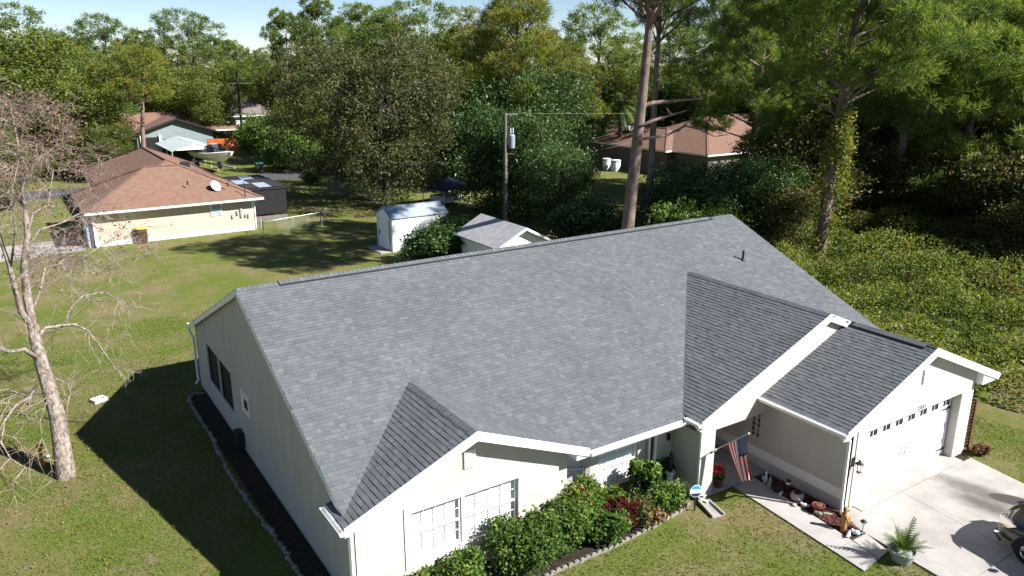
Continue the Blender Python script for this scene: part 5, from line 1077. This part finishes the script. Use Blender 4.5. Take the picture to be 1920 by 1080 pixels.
# ---- middle distance and far pines (left to right)
FARP = [(-60, 92, -10, 2, 1.3), (30, 96, 14, 0, 1.35), (120, 104, 60, 2, 1.4), (215, 128, 34, 0, 1.3), (285, 128, 60, 2, 1.2), (372, 122, 26, 0, 1.35), (440, 150, 74, 1, 1.3), (505, 155, 92, 0, 1.2), (548, 112, 18, 3, 1.0), (612, 106, -6, 3, 1.1), (585, 130, 40, 1, 1.2), (690, 118, 6, 1, 1.2),
        (660, 104, 52, 0, 1.2), (765, 104, 8, 0, 1.5), (830, 112, 60, 1, 1.3), (1112, 98, 18, 0, 1.25), (1165, 108, 70, 2, 1.2), (1060, 120, 70, 1, 1.2), (1245, 112, 40, 1, 1.2), (1400, 110, 10, 0, 1.3), (1520, 105, 0, 0, 1.3), (1680, 100, 0, 1, 1.3), (1800, 98, 0, 0, 1.4), (1900, 96, -10, 2, 1.4),
        (160, 140, 70, 1, 1.4), (330, 145, 70, 2, 1.4), (420, 150, 78, 0, 1.4), (900, 135, 60, 0, 1.5), (980, 130, 60, 1, 1.4), (740, 140, 30, 2, 1.4)]
def mark(u):
    for lim, w_ in ((180, 'behind the bare tree'), (440, 'behind the blue grey house'), (640, 'beyond the bright green bushes'), (860, 'behind the big oak'), (1130, 'behind the utility pole'), (1320, 'behind the palms'), (1600, 'behind the taupe house'), (9999, 'behind the vine hung thicket')):
        if u < lim: return w_
for i, (u, t, vt, k, wd) in enumerate(FARP):
    if i in (8, 9): lab, grp = ('slimmer' if i == 8 else 'taller') + ' of the two open crowned pines with bare trunks against the sky', None
    else: lab, grp = ('broad green pine ', 'narrow crowned pine ', 'yellow green pine ', '')[k] + ('deep in the far row ' if t > 116 else 'in the far row ') + mark(u), 'pines in the far row'
    pine(u, t, vt, PF[k], 18, lab, wd, grp)
pine(276, 83, 88, PF[4], 18, 'forked pine standing in front of the blue grey house', 1.35)
pine(205, 90, 100, PF[0], 18, 'pine with low crown left of the blue grey house', 1.3)
# ---- broadleaf trees
def tree(u, t, vtop, proto, H, label, wid=1.0, name='broadleaf_tree', cat='tree', group=None):
    P, s = at_px(u, t, vtop, H); return plant_tree(name, label, cat, proto, (P.x, P.y, 0), (s * wid, s * wid, s), RG.uniform(0, 6.28), group)
P = gp(724, 378); s = top_z(P, 92) / 13.2; plant_tree('oak_tree', 'large spreading olive brown oak behind the metal shed', 'oak tree', OAK, (P.x, P.y, 0), (s * 1.0, s * 1.0, s), .6)
for u, t, vt, k, wd, lab in ((928, 63, 165, 0, .85, 'dark glossy tree left of the utility pole'), (990, 61, 185, 1, .95, 'dark glossy tree right behind the utility pole'), (1052, 57, 245, 0, .95, 'dark glossy tree between the pole and the thick pine'), (1010, 76, 105, 1, 1.15, 'tall dark tree filling the gap behind the utility pole'), (875, 76, 110, 0, 1.15, 'tall dark tree between the oak and the utility pole')):
    tree(u, t, vt, DARK[k], 10.8, lab, wd, 'dark_tree')
for u, t, vt, k, wd, lab in ((60, 84, 120, 0, 1.4, 'olive tree mass behind the bare tree'), (-40, 76, 60, 1, 1.5, 'tall olive tree left of the bare tree top'), (150, 82, 140, 1, 1.3, 'olive green tree between the bare tree and the forked pine'), (345, 112, 120, 0, 1.3, 'yellow green tree behind the blue grey house'), (405, 108, 150, 1, 1.0, 'pale yellow green tree right of the blue grey house'), (120, 98, 90, 0, 1.5, 'yellow green tree rising behind the olive trees'), (560, 92, 170, 1, 1.1, 'green tree beyond the road left of the oak'),
                            (565, 118, 120, 0, 1.2, 'far green tree beside the distant white house'), (20, 64, 230, 1, .9, 'small olive tree beside the road behind the bare tree'), (215, 78, 232, 1, .8, 'low olive tree at the left end of the blue grey house')):
    tree(u, t, vt, ACA[k], 12, lab, wd, 'olive_tree')
for u, t, vt, wd, lab in ((478, 106, 222, 1.0, 'bright green bush beside the orange fence'), (520, 100, 212, 1.2, 'bright green bush mass right of the orange fence'), (560, 86, 232, 1.0, 'bright green bush under the left edge of the oak')):
    tree(u, t, vt, GBUSH, 4.5, lab, wd, 'green_bush', 'bush')
tree(585, 77, 320, BUSH[0], 2.4, 'round dark bush at the roadside left of the oak', 1.4, 'round_bush', 'bush')
tree(825, 47, 418, BUSH[1], 2.4, 'dark leafy shrub filling the gap between the two sheds', 1.3, 'shrub', 'shrub'); tree(862, 50, 405, BUSH[0], 2.4, 'dark shrub pressed behind the gabled shed', 1.2, 'shrub', 'shrub')
for u, t, vt, k, wd, lab in ((1272, 50, 296, 1, 1.5, 'dark green shrub tree beside the thick pine trunk'), (1345, 48, 278, 0, 1.6, 'dark green shrub tree in front of the taupe house'), (1415, 50, 280, 1, 1.4, 'dark green shrub tree hiding the right part of the taupe house')):
    tree(u, t, vt, DARK[k], 10.8, lab, wd * .85, 'shrub_tree')
tree(1310, 44, 370, GBUSH, 4.5, 'bright green bush low behind the house ridge', .9, 'green_bush', 'bush'); tree(1090, 50, 380, BUSH[0], 2.4, 'dark shrub low behind the ridge left of the thick pine', 1.3, 'shrub', 'shrub')
for i, (u, t, vt, k) in enumerate(((540, 100, 200, 1), (640, 96, 190, 0), (720, 100, 150, 1), (800, 98, 160, 0), (880, 100, 130, 1), (960, 104, 140, 0), (1040, 98, 150, 1), (1110, 104, 120, 0), (1180, 112, 130, 1), (1250, 108, 130, 0), (1330, 104, 120, 1), (1400, 100, 120, 0), (1470, 95, 120, 1), (1540, 90, 130, 0), (1620, 84, 120, 1), (1700, 80, 130, 0), (1780, 78, 120, 1), (1860, 76, 130, 0), (1940, 74, 120, 1), (488, 175, 100, 1), (520, 165, 110, 0), (300, 120, 130, 0), (230, 112, 120, 1), (20, 104, 90, 0))):
    tree(u, t, vt, (ACA if i % 3 else DARK)[k], 12 if i % 3 else 10.8, ('leafy' if i % 3 else 'dark leaved') + ' understorey tree filling the gap ' + mark(u), 1.35, 'understorey_tree', 'tree', 'understorey trees in the background')
# ---- vine covered thicket on the right
TH = [(1445, 48, 330, 1), (1490, 52, 230, 0), (1560, 54, 290, 1), (1612, 50, 390, 0), (1660, 53, 260, 1), (1715, 48, 430, 0), (1760, 52, 240, 1), (1800, 46, 410, 0), (1850, 49, 270, 1), (1900, 44, 360, 0), (1950, 46, 240, 1), (2010, 43, 300, 0), (1580, 60, 200, 1), (1690, 60, 170, 0), (1790, 58, 190, 1), (1890, 56, 150, 0), (1980, 55, 180, 1), (1510, 62, 190, 0), (1450, 64, 230, 1)]
for u, t, vt, k in TH:
    back = t > 54; tree(u, t, vt, JUN[k], 6.5, ('tall vine hung tree deep in the thicket ' if back else 'vine smothered shrub tree at the thicket front ') + ('before the leaning pine' if u < 1530 else 'just past the leaning pine' if u < 1640 else 'around the shaded pine' if u < 1730 else 'around the bushy low boughed pine' if u < 1830 else 'past the bushy low boughed pine'), 1.2 if not back else 1.0, 'thicket_tree', 'tree', 'tall trees in the thicket' if back else 'vine smothered trees at the thicket edge')
# climbing vine round the leaning pine
P = gp(1530, 515); rgn = np.random.default_rng(9); k = 120; zc = np.concatenate([3.6 + 5.6 * rgn.beta(1.8, 1.2, 96), 1.0 + 3 * rgn.random(24)]); ac = rgn.random(k) * 6.28; rc = .3 + .55 * rgn.random(k) * np.sin(np.pi * np.clip((zc - .5) / 9, 0, 1)); per = 46; n = k * per
z = (zc[:, None] + rgn.normal(size=(k, per)) * .34 - .25 * rgn.random((k, per))).ravel(); ang = np.repeat(ac, per); rad = (rc[:, None] + rgn.normal(size=(k, per)) * .17).ravel(); ang = ang + rgn.normal(size=n) * .35
ln_ = .061 * z; C = np.stack([rad * np.cos(ang) + RT.x * ln_, rad * np.sin(ang) + RT.y * ln_, z], 1)
leafm('vine_bright', [(.08, .12, .02), (.16, .21, .04), (.26, .27, .06), (.32, .19, .08)], .4)
vn = empty('climbing_vine', 'yellow green vine wrapped round the leaning pine trunk', 'vine', (P.x, P.y, 0)); mob('leaves', npmesh('vine_leaves', leaf_quads(C, .085, rgn, .55), 4, np.clip(.4 + .18 * rgn.normal(size=n) + np.repeat(.2 * rgn.normal(size=k), per), 0, 1)), 'vine_bright', vn)
st = MB(); [st.tube([(RT.x * .061 * zz + .33 * math.cos(zz * 1.1 + q), RT.y * .061 * zz + .33 * math.sin(zz * 1.1 + q), zz) for zz in [k * .6 for k in range(16)]], .03, 4) for q in (0, 2.1, 4.2)]; st.build('stems', 'bark_dark', vn)
# ---- palms
def palm(u, t, vtop, label, H=7.5, seed=1):
    P = col_at(u, t); zt = top_z(P, vtop); rg = random.Random(seed); o = empty('palm_tree', label, 'palm', (P.x, P.y, 0)); H = zt - 1.6
    MB().tube([(0, 0, -.2), (.05, 0, H * .5), (0, .05, H)], [.28, .22, .2], 8).build('trunk', 'bark_dark', o); fr = []
    m = MB()
    for k in range(34):
        a = k * 2.4; el = rg.uniform(-.5, 1.15); L = rg.uniform(2.2, 2.9); d = Vector((math.cos(a) * math.cos(el), math.sin(a) * math.cos(el), math.sin(el))); sd = Vector((-math.sin(a), math.cos(a), 0)); m.ct = rg.random()
        pts = [Vector((0, 0, H)) + d * (L * s) + Vector((0, 0, -1.1 * s * s * L * .42)) for s in [i / 10 for i in range(11)]]
        for i in range(1, 10):
            for sg_ in (-1, 1):
                for h in (0, .5): q = pts[i].lerp(pts[i + 1], h); e_ = q + sd * sg_ * .55 * math.sin(math.pi * (i + h) / 11) + (pts[i + 1] - pts[i]) * 1.2 + Vector((0, 0, -.12)); m.add([q, q + (pts[i + 1] - pts[i]) * .5, e_], [(0, 1, 2)])
    m.build('fronds', 'palm_leaf', o, tint=True); return o
palm(1160, 90, 166, 'palm with feathery fronds behind the taupe house', seed=2); palm(1128, 94, 205, 'shorter palm beside the feathery palm behind the taupe house', seed=5); palm(1290, 100, 150, 'palm half hidden by the pine boughs above the taupe roof', seed=8)
# ---- ground cover meadow between the house and the thicket
rgn = np.random.default_rng(12); n = 120000
x = 20.6 + 24 * rgn.random(n); y = -11 + 21 * rgn.random(n)
edge = 22.3 + .35 * np.maximum(-y - 6.5, 0) ** 1.15 + .6 * np.sin(y * 1.3); keep = (x > edge) & (y < 13); x, y = x[keep], y[keep]; n = len(x)
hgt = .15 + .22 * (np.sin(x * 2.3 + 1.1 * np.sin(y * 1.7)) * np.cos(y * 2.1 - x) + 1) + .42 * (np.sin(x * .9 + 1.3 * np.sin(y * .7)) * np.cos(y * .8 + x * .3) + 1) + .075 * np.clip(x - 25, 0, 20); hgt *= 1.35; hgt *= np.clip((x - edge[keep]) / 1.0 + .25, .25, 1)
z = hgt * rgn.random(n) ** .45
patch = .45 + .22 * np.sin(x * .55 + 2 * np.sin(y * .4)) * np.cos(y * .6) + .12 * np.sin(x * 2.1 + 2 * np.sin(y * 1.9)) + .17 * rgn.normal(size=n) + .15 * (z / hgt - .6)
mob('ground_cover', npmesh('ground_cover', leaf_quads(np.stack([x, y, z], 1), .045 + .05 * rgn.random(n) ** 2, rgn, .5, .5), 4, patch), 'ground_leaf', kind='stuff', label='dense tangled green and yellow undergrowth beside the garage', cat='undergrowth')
def tuft(u, v, label, h=1.1, nb=26, seed=0, mat='palm_leaf', name='grass_clump'):
    P = gp(u, v); rg = random.Random(seed); o = empty(name, label, 'grass clump', (P.x, P.y, .2)); m = MB()
    for k in range(nb):
        a = rg.uniform(0, 6.28); L = h * rg.uniform(.7, 1.2); r = rg.uniform(.25, .7) * L; d = Vector((math.cos(a), math.sin(a), 0)); s = Vector((-d.y, d.x, 0)) * .035; m.ct = rg.random()
        p = [Vector((0, 0, 0)), d * r * .35 + Vector((0, 0, L * .6)), d * r * .8 + Vector((0, 0, L * .75)), d * r * 1.3 + Vector((0, 0, L * .55))]
        m.add([p[0] - s, p[0] + s, p[1] - s, p[1] + s, p[2] - s * .8, p[2] + s * .8, p[3]], [(0, 1, 3, 2), (2, 3, 5, 4), (4, 5, 6)])
    m.build('blades', mat, o, tint=True); return o
for i, (u, v, h_) in enumerate(((1600, 545, 1.3), (1660, 580, 1.0), (1725, 560, 1.5), (1790, 585, 1.2), (1850, 560, 1.7), (1905, 600, 1.3), (1700, 520, 1.6), (1780, 530, 1.8), (1880, 540, 1.9), (1640, 610, .9), (1750, 625, .9), (1840, 650, .9), (1570, 520, 1.4), (1910, 680, .8))):
    P = gp(u, v); plant_tree('low_bush', 'low leafy bush swelling out of the undergrowth', 'bush', GBUSH if i % 2 else JUN[i % 4 // 2], (P.x, P.y, -.1), (h_ / 4.5 * 1.5, h_ / 4.5 * 1.5, h_ / 4.5) if i % 2 else (h_ / 6.5 * 1.9, h_ / 6.5 * 1.9, h_ / 6.5), RG.uniform(0, 6.28), 'low bushes in the undergrowth')
for i, (u, v, h_) in enumerate(((1700, 600, .9), (1745, 570, 1.2), (1800, 610, .9), (1850, 575, 1.2), (1890, 640, .9), (1760, 650, .8), (1600, 560, 1.0), (1720, 535, 1.3), (1830, 545, 1.3))): tuft(u, v, 'wispy weed clump rising out of the undergrowth', h_, 20, 30 + i, 'palm_leaf', 'weed_clump')['group'] = 'weed clumps in the undergrowth'
tuft(1676, 552, 'large strappy green grass clump in the undergrowth near the thicket', 1.5, 34, 3); tuft(1640, 535, 'upright bright grass clump beside the large strappy clump', 1.4, 28, 4)
# ================================================================== bed plants
def shrub(name, label, u, v, r, h, mat, seed, size=.07, dens=1.0, asp=.5, stems=True, extra=None, cat='shrub', z0=.05, loc=None):
    P = Vector(loc) if loc else gp(u, v); o = empty(name, label, cat, (P.x, P.y, .02)); g_ = random.Random(seed)
    L = [(0, 0, h * .55, r * .7, r * .7, h * .42)] + [(r * .55 * math.cos(k * 2.4), r * .55 * math.sin(k * 2.4), h * g_.uniform(.35, .85), r * .42, r * .42, h * .24) for k in range(6)]
    V, t = crown(L, int(150 * dens), 24, r * .14, size, seed, asp=asp); mob('foliage', npmesh('foliage', V, 4, t), mat, o)
    if stems:
        m = MB(); [m.tube([(0, 0, -.02), (l[0] * .4, l[1] * .4, l[2] * .5), (l[0], l[1], l[2])], [.018, .014, .008], 4) for l in L]; m.build('stems', 'bark_dark', o)
    if extra:
        nm, emat, cnt, esz = extra; rg = np.random.default_rng(seed + 5); Pp, d = lobe_shell([(l[0], l[1], l[2], l[3] * 1.12, l[4] * 1.12, l[5] * 1.12) for l in L], cnt, rg, .95); C = (Pp[:, None, :] + rg.normal(size=(len(Pp), 9, 3)) * esz * .7).reshape(-1, 3); mob(nm, npmesh(nm, leaf_quads(C, esz, rg, .7), 4, rg.random(len(C))), emat, o)
    return o
B = lambda x, y: (x, y, 0)
shrub('leafy_shrub', 'low bright green shrub at the left end of the flower bed', 0, 0, .36, .6, 'bush_leaf', 101, .06, loc=B(1.1, -8.15)); shrub('leafy_shrub', 'small bright green shrub with one tall spray left of the white statue', 0, 0, .3, .75, 'bush_leaf', 102, .06, loc=B(1.75, -8.1))
shrub('leafy_shrub', 'rounded bright green shrub beside the white garden statue', 0, 0, .56, .95, 'bush_leaf', 103, .05, 2.2, loc=B(2.35, -8.4)); shrub('leafy_shrub', 'largest bright green shrub under the right window half', 0, 0, .85, 1.25, 'bush_leaf', 104, .05, 3.8, loc=B(4.1, -8.38), extra=('blossoms', 'flower_orange', 4, .03))
shrub('leafy_shrub', 'bright green shrub merging into the largest one beside the bay', 0, 0, .6, 1.2, 'bush_leaf', 105, .05, 2.6, loc=B(5.3, -8.34)); shrub('croton_hedge', 'dense yellow green hedge shrub at the bay corner', 0, 0, .55, 1.32, 'croton_leaf', 106, .05, 2.6, loc=B(6.3, -7.95), extra=('blossoms', 'flower_red', 3, .03))
shrub('loose_shrub', 'pale green broad leaved shrub in front of the bay window', 0, 0, .42, .85, 'croton_leaf', 107, .085, .9, .7, loc=B(7.25, -7.85)); shrub('loose_shrub', 'tall glossy green shrub with big leaves beside the entry', 0, 0, .42, 1.3, 'bush_leaf', 108, .07, 1.2, .6, loc=B(8.5, -7.78))
shrub('flowering_shrub', 'low green shrub dotted with pink flowers near the yard sign', 0, 0, .6, .7, 'bush_leaf', 109, .055, 1.4, loc=B(8.75, -8.3), extra=('blossoms', 'flower_red', 8, .03)); shrub('flowering_shrub', 'low mixed green and rusty shrub by the scalloped edging', 0, 0, .55, .6, 'vine_leaf', 110, .055, 1.3, loc=B(7.6, -8.35), extra=('blossoms', 'flower_orange', 3, .03))
shrub('flowering_shrub', 'low dark green shrub under the dense hedge shrub', 0, 0, .55, .75, 'bush_leaf', 111, .055, 1.3, loc=B(6.5, -8.55), extra=('blossoms', 'flower_red', 4, .03)); shrub('round_topiary', 'clipped dark round shrub by the porch wall', 0, 0, .42, .85, 'dark_leaf', 112, .045, 1.6, loc=B(9.55, -7.15))
shrub('dry_shrub', 'low brown drying shrub at the edging end', 0, 0, .4, .4, 'dry_leaf', 113, .05, .8, loc=B(8.1, -8.5)); shrub('dry_shrub', 'rusty brown bush at the foot of the lattice panel', 0, 0, .26, .32, 'dry_leaf', 114, .04, .6, loc=(19.2, -11.35, 0))
def ti_plant(x, y, label, seed):
    rg = random.Random(seed); o = empty('ti_plant', label, 'plant', (x, y, .02)); m = MB(); MB().tube([(0, 0, 0), (.02, 0, .7)], .015, 5).build('stem', 'bark_dark', o)
    for k in range(20):
        a = k * 2.4; z = .3 + .5 * k / 20; L = rg.uniform(.3, .45); d = Vector((math.cos(a), math.sin(a), 0)); s = Vector((-d.y, d.x, 0)) * .05; m.ct = rg.random()
        p0, p1, p2 = Vector((0, 0, z)), Vector((0, 0, z + .16)) + d * L * .55, Vector((0, 0, z + .02)) + d * L; m.add([p0, p1 - s, p2, p1 + s], [(0, 1, 2), (0, 2, 3)])
    m.build('leaves', 'ti_leaf', o, tint=True)
ti_plant(6.95, -8.3, 'upright dark red leaved plant beside the dense hedge shrub', 1); ti_plant(7.2, -8.5, 'smaller dark red leaved plant close to the edging', 2)
# potted fern by the driveway
P = gp(1690, 1052); pf = empty('potted_fern', 'tall feathery fern in a grey pot at the driveway corner', 'potted plant', (P.x, P.y, .0))
MB().lathe([(.2, 0), (.22, .02), (.3, .26), (.33, .28), (.33, .33), (.29, .33), (.27, .27), (.01, .27)], n=20).build('pot_body', 'grey_pot', pf, smooth=False); rg = random.Random(6); m = MB()
for k in range(46):
    a = k * 2.4; el = rg.uniform(.3, 1.45); L = rg.uniform(.5, .85) * (1.25 if el > 1.2 else 1); d = Vector((math.cos(a) * math.cos(el), math.sin(a) * math.cos(el), math.sin(el))); sd = Vector((-math.sin(a), math.cos(a), 0)); m.ct = rg.random() * .8
    pt = lambda s: Vector((0, 0, .27)) + d * (L * s) + Vector((0, 0, -.32 * s * s * L * math.cos(el)))
    for i in range(2, 14):
        q, q2 = pt(i / 14), pt((i + .75) / 14)
        for sg_ in (-1, 1): m.add([q, q2, q2 + sd * sg_ * .11 * math.sin(math.pi * (i + 1) / 16) + d * .03], [(0, 1, 2)])
m.build('fronds', 'bush_leaf', pf, tint=True)
V, t = crown([(0, 0, .4, .14, .14, .12)], 40, 10, .04, .05, 3); mob('leaves', npmesh('leaves', V, 4, t), 'bush_leaf', pp); V, t = crown([(0, 0, .55, .16, .16, .08)], 30, 9, .03, .05, 4); mob('bracts', npmesh('bracts', V, 4, t), 'flower_red', pp)
# ================================================================== the bare tree on the left lawn
bt_ = gp(122, 893); D0 = (bt_ - CAM_POS).dot(FW); bare = empty('bare_tree', 'nearly leafless pale barked tree with drooping twigs on the left lawn', 'tree', (bt_.x, bt_.y, 0)); rg = random.Random(21)
def bp(u, v, dd=0): return atd(u, v, D0 + dd) - bt_
tm, tw = MB(), MB(); tips = []
def limb(pts, r0, r1, n=8, sub=3, mb=None):
    pts = [bp(*p) for p in pts]; m = len(pts); rr = [r0 + (r1 - r0) * i / (m - 1) for i in range(m)]; (mb or tm).tube(pts, rr, n); return list(zip(pts, rr))
MAINL = [limb([(127, 908, 0), (124, 890, 0), (118, 850, 0), (108, 780, .1), (90, 720, .2), (72, 660, .3), (62, 610, .3)], .30, .155, 10),
         limb([(62, 612, .3), (52, 560, .4), (45, 500, .4), (52, 440, .5), (48, 395, .5), (30, 365, .6)], .135, .06), limb([(48, 395, .5), (40, 355, .4), (52, 320, .3), (38, 290, .3), (28, 240, .2), (18, 190, .2)], .06, .018),
         limb([(66, 620, .3), (40, 585, .1), (28, 540, -.2), (18, 500, -.3), (8, 470, -.5), (-5, 430, -.7)], .10, .04), limb([(75, 675, .3), (45, 655, -.3), (20, 660, -.8), (-20, 650, -1.2)], .08, .03),
         limb([(72, 630, .3), (85, 615, .8), (115, 610, 1.2), (140, 608, 1.6), (165, 620, 1.7), (195, 660, 1.9), (215, 690, 2.0), (245, 715, 2.0)], .055, .012), limb([(122, 610, 1.3), (130, 580, 1.8), (155, 555, 2.3), (195, 548, 2.8), (240, 570, 3.2), (300, 585, 3.6)], .04, .01),
         limb([(155, 555, 2.3), (180, 562, 2.5), (220, 565, 2.8), (260, 578, 3.0)], .022, .008), limb([(58, 590, .4), (75, 545, .9), (85, 500, 1.2), (112, 495, 1.6), (120, 485, 1.7), (108, 485, 1.6)], .045, .015),
         limb([(48, 470, .5), (75, 430, 1.0), (110, 420, 1.5), (150, 405, 2.2)], .04, .01), limb([(52, 440, .5), (62, 400, .9), (90, 385, 1.4), (100, 320, 1.8), (140, 318, 2.4), (190, 335, 3.0)], .04, .01),
         limb([(40, 355, .4), (70, 300, .8), (95, 280, 1.2), (130, 262, 1.6)], .03, .008), limb([(28, 240, .2), (50, 215, .5), (75, 200, .9)], .02, .006), limb([(45, 330, .4), (20, 310, -.4), (-20, 300, -1)], .03, .01), limb([(30, 250, .2), (8, 225, -.4), (-15, 210, -.8)], .02, .008),
         limb([(68, 725, .2), (55, 745, -.8), (30, 760, -1.5), (8, 790, -2), (2, 830, -2.2), (20, 860, -2.3), (50, 880, -2.4)], .05, .012), limb([(55, 745, -.8), (15, 730, -1.6), (-20, 735, -2.2)], .03, .01), limb([(95, 735, .2), (85, 760, -.5), (75, 790, -.9), (80, 830, -1.1)], .022, .007), limb([(125, 765, .1), (132, 735, .3), (128, 720, .4), (100, 712, .7)], .025, .008),
         limb([(120, 610, 1.3), (100, 630, 1.4), (92, 660, 1.6), (98, 690, 1.6)], .02, .006), limb([(50, 545, .4), (60, 500, 1.6), (100, 480, 2.4), (160, 480, 3.2), (200, 455, 3.8), (250, 440, 4.2)], .04, .01), limb([(110, 420, 1.5), (150, 400, 2.6), (190, 400, 3.4), (240, 430, 4.0)], .025, .008), limb([(100, 480, 2.4), (160, 510, 3.2), (220, 500, 3.8), (290, 470, 4.4)], .025, .008), limb([(20, 500, -.3), (30, 430, -.9), (20, 370, -1.2), (35, 300, -1.4)], .035, .01)]
def twig(p, d, L, r, dep):
    k = 4; pts = [p]; q = p.copy(); d = d.normalized()
    for i in range(k):
        d = (d + Vector((rg.gauss(0, .22), rg.gauss(0, .22), rg.gauss(-.03, .16)))).normalized(); q = q + d * (L / k); pts.append(q.copy())
    tw.tube(pts, [r * (1 - .2 * i) for i in range(k + 1)], 3, False)
    if dep > 0:
        for i in range(1, k + 1):
            for _ in range(2 if rg.random() < .7 else 1): twig(pts[i], d + Vector((rg.gauss(0, .8), rg.gauss(0, .8), rg.gauss(0, .6))), L * rg.uniform(.45, .7), r * .6, dep - 1)
    else: tips.append(pts[-1])
for li, L in enumerate(MAINL):
    if li == 0: continue
    n = len(L)
    for i in range(1, n):
        for _ in range((3 if L[i][0].z > 4.6 else 2) if L[i][1] < .05 else 1):
            a, b = L[i - 1][0], L[i][0]; p = a.lerp(b, rg.random()); d = (b - a).normalized() + Vector((rg.gauss(0, .7), rg.gauss(0, .7), rg.gauss(.05, .5))); twig(p, d, rg.uniform(.7, 1.3), .011, 2 if p.z > 4.6 else 1)
tm.build('trunk', 'bark_pale', bare, smooth=True); tw.build('twigs', 'twig_pale', bare)
rgn = np.random.default_rng(3); tp = np.array([t for t in tips]); zz = tp[:, 2]; pr = np.where(zz > 8, .20, np.where(zz > 5, .06, .02)); pk = tp[rgn.random(len(tp)) < pr]
C = (pk[:, None, :] + rgn.normal(size=(len(pk), 3, 3)) * .09).reshape(-1, 3); mob('withered_leaves', npmesh('withered_leaves', leaf_quads(C, .05, rgn, .55), 4, rgn.random(len(C))), 'red_leaf', bare)
# ================================================================== grass: blades near, seed patches; fallen leaves
rgn = np.random.default_rng(8); N = 260000; u = rgn.random(N); x = -19 + 41 * rgn.random(N); y = -17 + 34 * rgn.random(N) ** 1.25
inside = ((x > -.6) & (x < 20.1) & (y > -7.7) & (y < 8)) | ((x > .2) & (x < 9.9) & (y > -8.95) & (y < -7)) | ((x > 9.0) & (x < 12.8) & (y > -8.6)  & (y < -7)) | ((x > 12.7) & (x < 19) & (y > -11.4) & (y < -7)) | ((x > 12.4 + .071 * (y + 11.3)) & (x < 18.75 + .167 * (y + 11.3)) & (y < -10.9)) | ((x > 11.27 + .085 * (y + 8.5)) & (x < 12.85) & (y < -8.4) & (y > -12.9 + .12 * (x - 10.9)))
ux = FW.x, FW.y
dep = (x - CAM_POS.x) * FW.x + (y - CAM_POS.y) * FW.y + 3.3; rt = (x - CAM_POS.x) * RT.x + (y - CAM_POS.y) * RT.y
pn = np.sin(.75 * x + 1.4 * np.sin(.55 * y)) * np.cos(.62 * y + .9 * np.sin(.45 * x)) + .35 * np.sin(2.1 * x + 1.2 * np.sin(1.7 * y)) * np.sin(1.9 * y) + .25 * np.sin(5.3 * x + np.sin(4.1 * y)) * np.sin(4.7 * y + 1)
keep = ~inside & (np.abs(rt) < dep * .82) & (rgn.random(N) > np.clip((pn - .55) * 1.6, 0, .93)); x, y, pn = x[keep], y[keep], pn[keep]; n = len(x); a = rgn.random(n) * 6.28; h = .035 + .045 * rgn.random(n); ww = .010 + .008 * rgn.random(n)
bx_, by_ = np.cos(a) * ww, np.sin(a) * ww; lx, ly = rgn.normal(0, .035, n), rgn.normal(0, .035, n); z0 = np.zeros(n)
V = np.stack([np.stack([x - bx_, y - by_, z0], 1), np.stack([x + bx_, y + by_, z0], 1), np.stack([x + lx, y + ly, h], 1)], 1)
tt = .36 + .17 * rgn.normal(size=n) + .30 * pn
mob('grass', npmesh('grass', V.reshape(-1, 3), 3, tt), 'grass_blade', kind='stuff', label='short green lawn grass with dry blades around the house', cat='grass')
n = 4500; ang = rgn.random(n) * 6.28; r = 7.5 * rgn.random(n) ** .7; x = bt_.x + r * np.cos(ang) + .6 * r / 3; y = bt_.y + r * np.sin(ang) + 1.5; ok = ~((x > -.6) & (y < 8)); x, y = x[ok], y[ok]; n = len(x)
mob('fallen_leaves', npmesh('fallen_leaves', chips(x, y, .05 + .03 * rgn.random(n), .022, rgn, .6), 4, rgn.random(n)), 'dry_leaf', kind='stuff', label='scattered brown fallen leaves on the grass under the bare tree', cat='leaves')
